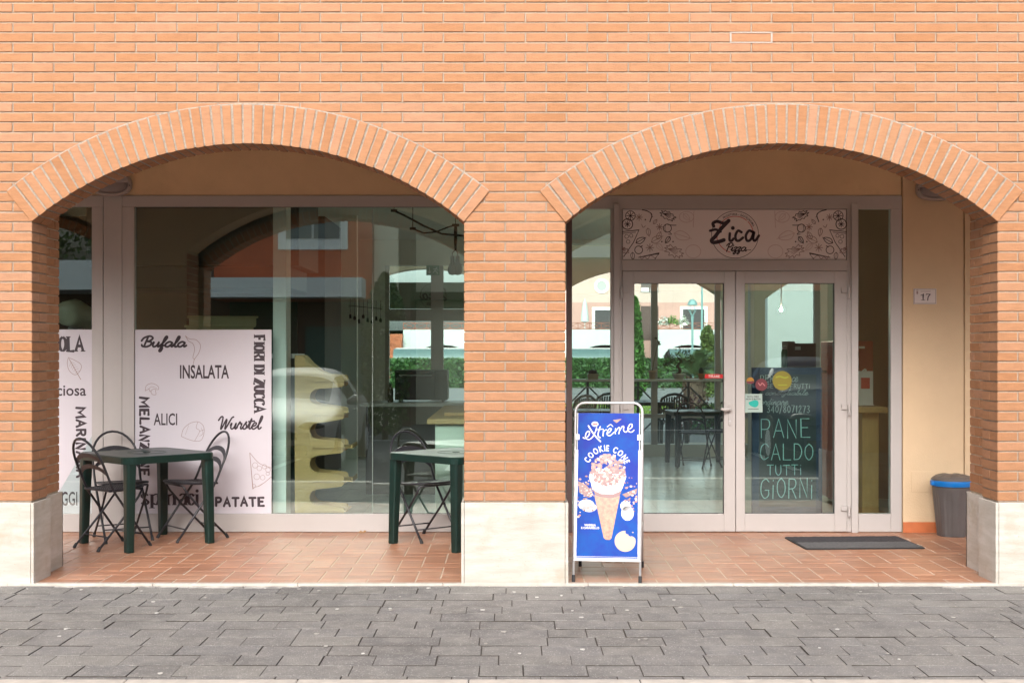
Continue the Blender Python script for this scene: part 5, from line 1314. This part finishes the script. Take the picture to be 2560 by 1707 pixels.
cone_tree('cypress', 'shorter round-topped cypress right of the street lamp', 'tree', X(1769,y), y, gz(y), (985-803)*u, 17*u, 3400, .15, LV3, 5, cyp, lambda q: min(1,(1-q)*7)**.5*min(1,(q+.1)*8))
# palm
y = 30.0; t = thing('palm', 'low palm with arching pale fronds in front of the rear hedge', 'palm', (X(1735,y), y, gz(y)))
mb = MB(); mb.tube([(0,0,-.05),(0,0,.9)], [.32,.26], 10)
for i in range(60):
    a = rr.uniform(0,6.28); z = rr.uniform(.05,.9); mb.hexa([(.27*math.cos(a)-.04,.27*math.sin(a)-.04,z),(.27*math.cos(a)+.04,.27*math.sin(a)-.04,z),(.27*math.cos(a)+.04,.27*math.sin(a)+.04,z),(.27*math.cos(a)-.04,.27*math.sin(a)+.04,z)]+[(.36*math.cos(a)+q,.36*math.sin(a)+w,z+.12) for q,w in ((-.02,-.02),(.02,-.02),(.02,.02),(-.02,.02))])
mb.build('trunk', BARK, t)
mb = MB()
for i in range(46):
    a = rr.uniform(0,6.28); el = rr.uniform(.15,1.35); L = rr.uniform(1.1,1.7); c = Vector((math.cos(a),math.sin(a),0)); side = Vector((-math.sin(a),math.cos(a),0)); mb.tint = rr.random()
    def fp(s): return Vector((0,0,.9))+c*(L*s*math.cos(el))+Vector((0,0,1))*(L*s*math.sin(el)-.75*s*s*L*.6)
    for j in range(16):
        s = .12+.88*j/16; p = fp(s); d = (fp(min(1,s+.05))-p).normalized(); wl = .30*(1-abs(s-.45)*1.2)
        for g in (1,-1):
            q = p+side*g*wl+d*wl*.7; mb.add([p-d*.02, p+d*.035, q], [(0,1,2)])
mb.build('fronds', PALM, t)
bush('planter_shrub', 'dark reddish shrub below the palm near the rear porch', 'shrub', X(1728,17), 17, gz(17), .55, .5, .75, 900, .09, leaf_mat('red_leaves', (.05,.02,.02), (.14,.05,.05)), 14)
bush('planter_shrub', 'green spiky shrub right of the reddish one near the rear porch', 'shrub', X(1775,16.5), 16.5, gz(16.5), .5, .5, .55, 900, .10, LV2, 15)
# street lamp
y = 42.0; u = (1+y/D)/PXM; zb = gz(y); t = thing('street_lamp', 'green lantern street lamp on a slim pole before the pink house', 'street lamp', (X(1731,y), y, zb)); sg = mat('lamp_green', (.20,.34,.34), .5)
zh = Z(790,y)-zb
mb = MB(); mb.tube([(0,0,0),(0,0,.5),(0,0,.52),(0,0,zh-.25),(0,0,zh)], [.07,.07,.045,.04,.06], 10); mb.build('pole', sg, t)
mb = MB(); mb.lathe([(.02,.0),(.07,.04),(.06,.06)], c=(0,0,zh), n=14); 
for i in range(4): a = i*math.pi/2+.4; mb.tube([(.06*math.cos(a),.06*math.sin(a),zh+.05),(.16*math.cos(a),.16*math.sin(a),zh+.22),(.16*math.cos(a),.16*math.sin(a),zh+.42)], .012, 6)
mb.build('cage', sg, t)
mb = MB(); mb.lathe([(.20,0),(.185,.06),(.13,.18),(.05,.23),(0,.24)], c=(0,0,zh+.42), n=18, cap=False); mb.lathe([(0,.0),(.20,.0)], c=(0,0,zh+.419), n=18, cap=False); mb.build('hood', sg, t, smooth=False)
mb = MB(); mb.lathe([(.05,0),(.1,.12),(.1,.3),(.06,.34)], c=(0,0,zh+.06), n=14); mb.build('lantern_glass', M['glass2'], t)
t = thing('flag_pole', 'thin grey pole right of the street lamp', 'pole', (X(1755,44), 44, gz(44))); mb = MB(); mb.tube([(0,0,0),(0,0,3),(0,0,7)], [.05,.045,.035], 8); mb.build('shaft', sg, t); mb = MB(); mb.lathe([(.09,0),(.09,.04),(.05,.06)], n=10); mb.build('base', sg, t)
# cycle shelters, hedge
def shelter(px0, px1, y, label):
    zb = gz(y); x0, x1 = X(px0,y), X(px1,y); zt = Z(872,y)-zb; t = thing('cycle_shelter', label, 'shelter', ((x0+x1)/2, y, zb), 0, 'curved grey shelters before the white wall'); w = (x1-x0)/2
    sm = mat('smoked_panel', (.10,.16,.16), .3) if 'smoked_panel' not in bpy.data.materials else bpy.data.materials['smoked_panel']
    mb = MB(); n = 8; pr_ = [(.9-.9*math.cos(a)*1.0, zt-.9+.9*math.sin(a)) for a in [i*math.pi/2/n for i in range(n+1)]]
    pts = [(q-.9, z) for q, z in pr_]+[(1.2, zt)]
    for (a, za), (b, zb2) in zip(pts, pts[1:]): mb.hexa([(-w,a,za-.03),(w,a,za-.03),(w,b,zb2-.03),(-w,b,zb2-.03),(-w,a,za),(w,a,za),(w,b,zb2),(-w,b,zb2)])
    mb.build('roof', sm, t)
    mb = MB(); mb.tube([(-w,-.92,zt-.9),(w,-.92,zt-.9)], .04, 6); mb.tube([(-w,1.2,zt+.03),(w,1.2,zt+.03)], .04, 6); mb.build('edge_rail', M['wplate'], t)
    k = max(2, int(2*w/3))
    for i in range(k+1): mb = MB(); x = -w+.1+(2*w-.2)*i/k; mb.tube([(x,.9,0),(x,.9,zt-.04)], .05, 6); mb.build('post', M['dgrey'], t)
shelter(985, 1163, 84, 'smoked cycle shelter seen through the left shop window'); shelter(1415, 1530, 84, 'smoked cycle shelter seen through the narrow left side light'); shelter(1672, 1830, 84, 'smoked cycle shelter behind the palm')
def hedge(px0, px1, y, label, s):
    x0, x1 = X(px0,y), X(px1,y); bush('hedge', label, 'hedge', (x0+x1)/2, y, gz(y), (x1-x0)/2, .7, 1.9, 5200, .32, LV2, s, 'clipped dark hedges behind the square', box=True)
    mb = MB(); mb.box(x0+.2, x1-.2, y-.5, y+.5, gz(y), gz(y)+1.7)
    o = mb.build('twigs', mat('hedge_core', (.012,.03,.012), .9), C.objects['hedge'] if s == 40 else [q for q in C.objects if q.name.startswith('hedge')][-1], world=True)
hedge(975, 1175, 80, 'clipped dark hedge seen through the left shop window above the oven', 40); hedge(1415, 1545, 80, 'clipped dark hedge behind the far parked car', 41); hedge(1610, 1830, 80, 'clipped dark hedge behind the palm', 42)
# pink house with a white terrace wall
YH = 112.0; PU = (1+YH/D)/PXM
pink = thing('pink_house', 'pink rendered house with dark shutters above a white arched terrace wall', 'building', (X(1560,YH), YH, gz(YH)))
HPK = mat('pink_render', (0.476,0.272,0.238), .85, .05, .4); HPK2 = mat('pale_pink_render', (0.527,0.391,0.3485), .85, .05, .4); WH = mat('white_render', (.80,.82,.80), .8, .04, .5); SHT = mat('dark_shutter', (.045,.04,.045), .6)
def hb(mb, px0, px1, py0, py1, d0, d1): mb.box(X(px0,YH), X(px1,YH), YH+d0, YH+d1, Z(py1,YH), Z(py0,YH))
mb = MB(); hb(mb, 1180, 2000, 756, 960, 0, 8); mb.build('lower_wall', HPK, pink, world=True)
mb = MB(); hb(mb, 1180, 2000, 655, 755.9, .0, 8); mb.build('upper_wall', HPK2, pink, world=True)
mb = MB(); hb(mb, 1160, 2020, 645, 654.9, -1, 9); mb.build('roof', mat('roof_tiles', (.35,.14,.08), .8, .2, 3), pink, world=True)
for q in ((1480,1560,768,824),(1700,1768,766,824)):
    mb = MB(); hb(mb, q[0], q[0]+7, q[2], q[3], -.12, -.001); hb(mb, q[1]-7, q[1], q[2], q[3], -.12, -.001); hb(mb, q[0]+7.02, q[1]-7.02, q[2], q[2]+7, -.12, -.001); w = mb.build('window', WH, pink, world=True)
    mb = MB(); hb(mb, q[0]+7, q[1]-7, q[2]+7, q[3], -.05, -.002)
    for i in range(10): yy_ = q[2]+10+i*4.6; hb(mb, q[0]+8, q[1]-8, yy_, yy_+2, -.08, -.051)
    o = mb.build('shutter', SHT, None); o.parent = w; o.location = -Vector(pink.location)
mb = MB(); hb(mb, 1602, 1646, 765, 850, -.06, -.001); mb.build('door', mat('brown_door', (.07,.035,.03), .6), pink, world=True)
mb = MB(); hb(mb, 1602, 1646, 706, 731, -.06, -.001); w = mb.build('window', M['dgrey'], pink, world=True)
for k in range(2):
    mb = MB(); hb(mb, 1603+23*k, 1622+23*k, 719, 730, -.09, -.061); o = mb.build('grille', M['wplate'], None); o.parent = w; o.location = -Vector(pink.location)
mb = MB(); cx_, cz_ = X(1504,YH), Z(715,YH); n = 28
for i in range(n):
    a, b = 2*math.pi*i/n, 2*math.pi*(i+1)/n; r0, r1 = 12*PU, 18.5*PU
    mb.hexa([(cx_+r0*math.cos(a),YH-.12,cz_+r0*math.sin(a)),(cx_+r1*math.cos(a),YH-.12,cz_+r1*math.sin(a)),(cx_+r1*math.cos(a),YH-.001,cz_+r1*math.sin(a)),(cx_+r0*math.cos(a),YH-.001,cz_+r0*math.sin(a)),
             (cx_+r0*math.cos(b),YH-.12,cz_+r0*math.sin(b)),(cx_+r1*math.cos(b),YH-.12,cz_+r1*math.sin(b)),(cx_+r1*math.cos(b),YH-.001,cz_+r1*math.sin(b)),(cx_+r0*math.cos(b),YH-.001,cz_+r0*math.sin(b))])
w = mb.build('round_window', WH, pink, world=True)
mb = MB(); mb.tube([(cx_,YH-.04,cz_),(cx_,YH-.002,cz_)], 12*PU, 28); o = mb.build('pane', mat('sky_pane', (.30,.34,.33), .1), None); o.parent = w; o.location = -Vector(pink.location)
WH2 = mat('terrace_white', (0.51,0.5355,0.527), .8, .04, .5)
# terrace wall in front, arched garages under it
YT = 106.0
t = thing('terrace_wall', 'white terrace wall with dark low arches in front of the pink house', 'wall', (X(1500,YT), YT, gz(YT)))
def tz(py): return Z(py,YT)
for px0, px1, acs in ((1008, 1562, (1105, 1515)), (1646, 2000, (1725,))):
    mb = MB(); cur = px0
    for ac in acs:
        hw_ = 66; mb.box(X(cur,YT), X(ac-hw_,YT), YT, YT+.5, tz(960), tz(824)); n = 24
        for i in range(n):
            a = ac-hw_+2*hw_*i/n; b = a+2*hw_/n; fz_ = lambda q: tz(892-30*math.sqrt(max(0,1-((q-ac)/hw_)**2)))
            mb.hexa([(X(a,YT),YT,fz_(a)),(X(b,YT),YT,fz_(b)),(X(b,YT),YT+.5,fz_(b)),(X(a,YT),YT+.5,fz_(a)),(X(a,YT),YT,tz(824)),(X(b,YT),YT,tz(824)),(X(b,YT),YT+.5,tz(824)),(X(a,YT),YT+.5,tz(824))])
        cur = ac+hw_
    mb.box(X(cur,YT), X(px1,YT), YT, YT+.5, tz(960), tz(824)); mb.build('wall', WH2, t, world=True)
    mb = MB(); mb.box(X(px0,YT), X(px1,YT), YT+.51, YT+5.9, tz(833), tz(825)); mb.build('terrace_slab', WH2, t, world=True)
    mb = MB(); mb.box(X(px0,YT)+.3, X(px1,YT)-.3, YT+4, YT+4.2, tz(960), tz(833.1)); mb.build('garage_back', SHT, t, world=True)
    mb = MB(); x0, x1 = X(px0,YT), X(px1,YT); zb, zt2 = tz(823.9), tz(806); n = int((x1-x0)/1.0)
    mb.box(x0,x1,YT+.2,YT+.26,zt2-.05,zt2); mb.box(x0,x1,YT+.2,YT+.26,zb+.04,zb+.1)
    for i in range(n): a = x0+(x1-x0)*i/n; b = x0+(x1-x0)*(i+1)/n; mb.box(a-.03,a+.03,YT+.2,YT+.26,zb,zt2-.051); mb.tube([(a,YT+.23,zb+.1),(b,YT+.23,zt2-.05)],.025,5); mb.tube([(a,YT+.25,zt2-.05),(b,YT+.25,zb+.1)],.025,5)
    mb.build('railing', mat('rust_railing', (.25,.08,.05), .7), t, world=True)
for px, col, lab in ((1660,(.75,.72,.70),'white flowers in a planter on the terrace wall'),(1682,(.16,.30,.04),'yellow green plant in a planter on the terrace wall'),(1709,(.80,.78,.74),'white blossoms in a planter before the right shutter')):
    bush('terrace_planter', lab, 'plant', X(px,YT), YT+.1, tz(812), .55, .3, .8, 160, .22, leaf_mat('blossom', (.05,.12,.03), col), px, 'planters on the terrace railing')
t = thing('parasol', 'closed white parasol on the terrace', 'parasol', (X(1462,YT+2), YT+2, tz(825)+.02))
mb = MB(); h = (825-750)*PU; mb.lathe([(.05,h*.25),(.36,h*.28),(.33,h*.5),(.2,h*.85),(.05,h),(0,h*1.03)], n=12, cap=False); mb.build('canopy', WH2, t); mb = MB(); mb.tube([(0,0,0),(0,0,h*.3)], .05, 8); mb.build('pole', WH2, t)
# brick stair at the left of the terrace
t = thing('brick_stair', 'red brick outdoor stair left of the white terrace wall', 'stairs', (X(985,YT), YT, gz(YT)))
mb = MB(); n = 16; xs0, xs1 = X(958,YT), X(1007,YT); zb, zt2 = gz(YT), tz(826); BRS = mat('stair_brick', (.42,.14,.07), .85, .2, 1.5)
for i in range(n): mb.box(xs0, xs1, YT-6+.4*i, YT, zb+(zt2-zb)*i/n, zb+(zt2-zb)*(i+1)/n-.01)
mb.build('steps', BRS, t, world=True); mb = MB(); mb.box(xs0-.6, xs0-.02, YT-6, YT+.4, zb, zt2+1.2); mb.build('side_wall', HPK, t, world=True)

# ------------------------------------------------------------------ the street behind the photographer (seen in the panes)
M['carglass'] = mat('car_glass', (.01,.015,.02), .15, spec=.15)
def make_car(label, x, y, paint, H=1.0):
    t = thing('parked_car', label, 'car', (x, y, -.13))
    st = [(0,.28,.60,.64,.60,.58,.45),(-.10,.20,.70,.75,.80,.78,.6),(-.5,.18,.82,.88,.89,.87,.7),(-1.15,.18,.93,1.0,.91,.89,.72),(-1.98,.18,.96,1.45,.91,.89,.62),(-2.05,.18,.96,1.47,.91,.89,.63),(-2.85,.18,.98,1.51,.91,.89,.63),(-2.95,.18,.98,1.51,.91,.89,.63),(-3.55,.18,1.0,1.46,.91,.88,.61),(-3.65,.18,1.0,1.43,.91,.88,.61),(-4.15,.24,1.0,1.10,.89,.86,.68),(-4.35,.35,.88,.95,.80,.77,.55)]
    mb = MB(); n = 12
    for (yy,zb,zl,zt,ws,wb,wr) in st:
        zl *= H; zt *= H
        half = [(ws*.96,zb),(ws,zb+.22),(wb+.02,zl-.12),(wb,zl),(wr,zt-.05),(wr*.5,zt)]
        mb.v += [(a,yy,z) for a,z in half]+[(-a,yy,z) for a,z in half[::-1]]
    m = len(st)
    for i in range(m-1):
        for k in range(n-1):
            mb.k = 1 if (k in (3,7) and 4 <= i <= 8 and i != 6) or (i == 3 and 4 <= k <= 6) or (i == 8 and 4 <= k <= 6) else 0
            mb.face([i*n+k, i*n+k+1, (i+1)*n+k+1, (i+1)*n+k])
        mb.k = 0; mb.face([i*n, (i+1)*n, (i+1)*n+n-1, i*n+n-1])
    mb.face(list(range(n))); mb.face([(m-1)*n+k for k in range(n)][::-1])
    mb.build('body', [paint, M['carglass']], t, smooth=True, sub=2)
    for sx in (1,-1):
        for yy in (-.86,-3.5):
            mb = MB(); mb.tube([(sx*.70,yy,.33),(sx*.72,yy,.33),(sx*.90,yy,.33),(sx*.925,yy,.33)], [.31,.33,.33,.30], 24); w = mb.build('wheel', M['rubber'], t)
            mb = MB(); mb.tube([(sx*.91,yy,.33),(sx*.932,yy,.33)], [.21,.19], 20); o = mb.build('rim', M['steel'], w)
            mb = MB(); mb.tube([(sx*.60,yy,.36),(sx*.915,yy,.36)], .385, 24); mb.build('wheel_arch', M['rubber'], t)
        mb = MB(); mb.lathe([(0,-.07),(.12,-.05),(.20,0),(.12,.06),(0,.075)], c=(0,0,0), n=14, cap=False, sy=.55); o = mb.build('headlight', M['black'], t, smooth=True); o.location = (sx*.60,-.13,.68*H); o.rotation_euler = (0,0,-sx*R(28))
        mb = MB(); mb.tube([(sx*.90,-1.45,.98*H),(sx*1.02,-1.45,1.02*H),(sx*1.06,-1.47,1.04*H)], [.03,.08,.06], 8); mb.build('wing_mirror', paint, t, smooth=True)
        mb = MB(); mb.tube([(sx*.925,-2.05,.86*H),(sx*.935,-2.1,.86*H),(sx*.935,-2.25,.86*H),(sx*.925,-2.3,.86*H)], .014, 6); mb.build('door_handle', M['steel'], t)
    mb = MB(); mb.box(-.42,.42,.0,.02,.50,.60); mb.build('grille', M['black'], t, bevel=.01)
    mb = MB(); mb.box(-.55,.55,-.03,.015,.28,.42); mb.build('lower_intake', M['black'], t, bevel=.01)
    return t
make_car('silver grey hatchback parked nose towards the shop, mirrored in the wide window', -3.55, -4.75, mat('silver_paint', (.24,.235,.235), .4, spec=.3))
make_car('dark blue car parked nose towards the shop, mirrored in the right door leaf', 4.75, -5.0, mat('navy_paint', (.010,.014,.04), .6, spec=.06), 1.06)
RED = mat('red_render', (0.57,0.133,0.05225), .85, .12, .8); BGE = mat('beige_render', (.74,.68,.52), .85, .05, .8); BRN = mat('brown_render', (.11,.065,.045), .85, .1, .8)
YR = -22.0
t = thing('red_house', 'red rendered house with a white balcony band, mirrored in the wide window', 'building', (-6.5, YR, -.13))
mb = MB(); mb.box(-8.6,-4.28,YR-6,YR,3.2,9); mb.build('upper_wall', RED, t, world=True)
mb = MB(); mb.box(-30,-4.28,YR-6,YR-1.2,-.13,3.19); mb.build('ground_floor', BRN, t, world=True)
mb = MB(); mb.box(-8.6,-4.46,YR+.002,YR+.9,3.22,3.74); mb.build('balcony', WH, t, world=True)
mb = MB(); mb.box(-30,-8.7,YR-6,YR-1.21,3.2,4.1); mb.build('upper_wall', BRN, t, world=True)
mb = MB(); mb.box(-30,-8.7,YR-1.2,YR+.9,3.42,4.2); mb.build('balcony', WH, t, world=True)
mb = MB(); mb.box(-6.84,-4.95,YR+.002,YR+.06,4.55,6.4); w = mb.build('window', WH, t, world=True)
for a, b in ((-6.62,-5.93),(-5.86,-5.17)):
    mb = MB(); mb.box(a+6.5,b+6.5,.061,.09,4.85+.13,6.3+.13); mb.build('pane', mat('house_pane', (.10,.12,.12), .1), w)
mb = MB(); mb.hexa([(-30,YR+.3,4.25),(-8.65,YR+.3,4.25),(-8.65,YR-5,4.25),(-30,YR-5,4.25),(-30,YR+.2,4.5),(-8.65,YR+.2,4.5),(-8.65,YR-5,8.2),(-30,YR-5,8.2)]); mb.build('tiled_roof', mat('grey_roof_tiles', (.22,.19,.15), .9, .3, 6), t, world=True)
mb = MB(); mb.box(-8.0,-6.8,YR-1.19,YR-1.1,-.1,2.4); mb.box(-6.3,-4.7,YR-1.19,YR-1.1,-.1,2.5); mb.build('garage_door', mat('bottle_green', (.03,.09,.07), .5), t, world=True)
bush('balcony_plant', 'bushy plant on the balcony before the grey tiled roof, mirrored at far left', 'plant', -12.2, YR+.4, 4.2, .9, .4, 1.4, 500, .16, LV3, 61)
t = thing('beige_house', 'beige house with a brown corner strip, mirrored beside the red house', 'building', (-1.6, YR-2, -.13))
mb = MB(); mb.box(-4.27,-3.62,YR-4,YR-.2,-.13,9); mb.build('quoin_wall', BGE, t, world=True); mb = MB(); mb.box(-3.61,-3.3,YR-4,YR-.5,-.13,9); mb.build('corner_strip', BRN, t, world=True)
mb = MB(); mb.box(-3.29,.79,YR-6,YR-2,-.13,9); mb.build('wall', BGE, t, world=True); mb = MB(); mb.box(-3.29,.79,YR-1.99,YR-1.2,3.4,3.6); mb.build('canopy', BRN, t, world=True)
t = thing('red_shop_house', 'red house with a white cornice, mirrored in the glass of the doors', 'building', (7, YR, -.13))
mb = MB(); mb.box(.8,14,YR-6,YR,3.25,4.2); mb.build('upper_band', RED, t, world=True); mb = MB(); mb.box(.8,14,YR-6,YR-.6,-.13,3.249); mb.build('lower_wall', BRN, t, world=True); mb = MB(); mb.box(.7,14.1,YR-6,YR+.35,4.21,4.5); mb.build('cornice', WH, t, world=True)
mb = MB(); mb.box(.8,14,YR-6,YR-.3,4.51,9); mb.build('upper_wall', BGE, t, world=True)
for x in (2.0,5.2,8.4):
    mb = MB(); mb.box(x,x+1.4,YR-.598,YR-.55,-.1,2.4); mb.build('door', BRN, t, world=True)
cone_tree('conifer', 'dense cone shaped conifer on the opposite pavement, mirrored beside the red house', 'tree', -3.15, -15.3, -.13, 3.65, .50, 4200, .14, LV3, 77, None, lambda q: min(1,(1-q)*3.2)**.6*min(1,(q+.1)*5))

yw = 24.0; t = thing('white_pillar', 'broad white rendered pillar on the square, seen above the chalkboard', 'pillar', (X(1982,yw), yw, gz(yw)))
mb = MB(); w = (X(2045,yw)-X(1918,yw))/2; mb.box(-w, w, 0, .9, 0, 6.2); mb.build('shaft', mat('grey_white_render', (0.336,0.36,0.344), .85, .06, .8), t, bevel=.02)
mb = MB(); mb.box(-w-.08, w+.08, -.08, .98, 6.201, 6.4); mb.build('cap', WH, t, bevel=.02); mb = MB(); mb.box(-w-.04, w+.04, -.04, -.001, 0, .3); mb.build('skirting', M['marble'], t)

# the small lit lamp visible over the chalkboard
yl = 6.2; pl = Vector((X(1953,yl), yl, Z(775,yl)))
t = thing('pendant_lamp', 'tiny lit pendant lamp glowing above the chalkboard', 'lamp', pl)
mb = MB(); mb.tube([(0,0,.024),(0,0,3.119-pl.z)], .006, 6); mb.build('cable', M['wplate'], t)
em = bpy.data.materials.new('lit_bulb'); em.use_nodes = True; e_ = em.node_tree.nodes['Principled BSDF']; e_.inputs['Emission Color'].default_value = (1, .80, .58, 1); e_.inputs['Emission Strength'].default_value = 2200
mb = MB(); mb.lathe([(0,-.014),(.010,-.010),(.014,0),(.009,.011),(.005,.024)], n=12, cap=False); mb.build('bulb', em, t, smooth=True)

# small litter
rr = random.Random(31); mb = MB()
for i in range(60):
    x, y = rr.uniform(-3.9, 3.9), rr.uniform(-2.4, -.1); r = rr.uniform(.006, .016); n = 7; a0 = rr.random()*6
    mb.tint = rr.random(); pts = [(x+r*rr.uniform(.7,1.2)*math.cos(a0+2*math.pi*k/n), y+r*rr.uniform(.7,1.2)*math.sin(a0+2*math.pi*k/n)) for k in range(n)]
    mb.prism(pts, lambda u,v,d: (u,v,d), -.0135, -.0095)
tag(mb.build('gum_spots', mat('gum', (.4,.38,.35), .8, tint=[(.30,.28,.25),(.55,.53,.50)])), 'pale gum spots and grit scattered over the grey paving', 'grit', kind='stuff')
lf = W(905, 1329, YS-.06); t = MB()
for dx, dz, w in ((0,.012,.022),(.018,.02,.018),(-.016,.018,.016)):
    t.add([(dx-w,0,.003),(dx,-.012,.001),(dx+w,.0,dz),(dx,.012,dz*1.2)], [(0,1,2,3)])
o = t.build('dry_leaf', mat('dry_leaf', (.30,.17,.08), .8)); o.location = (lf.x, YS-.05, .001); tag(o, 'small curled dry brown leaf at the foot of the wide shop window', 'leaf')
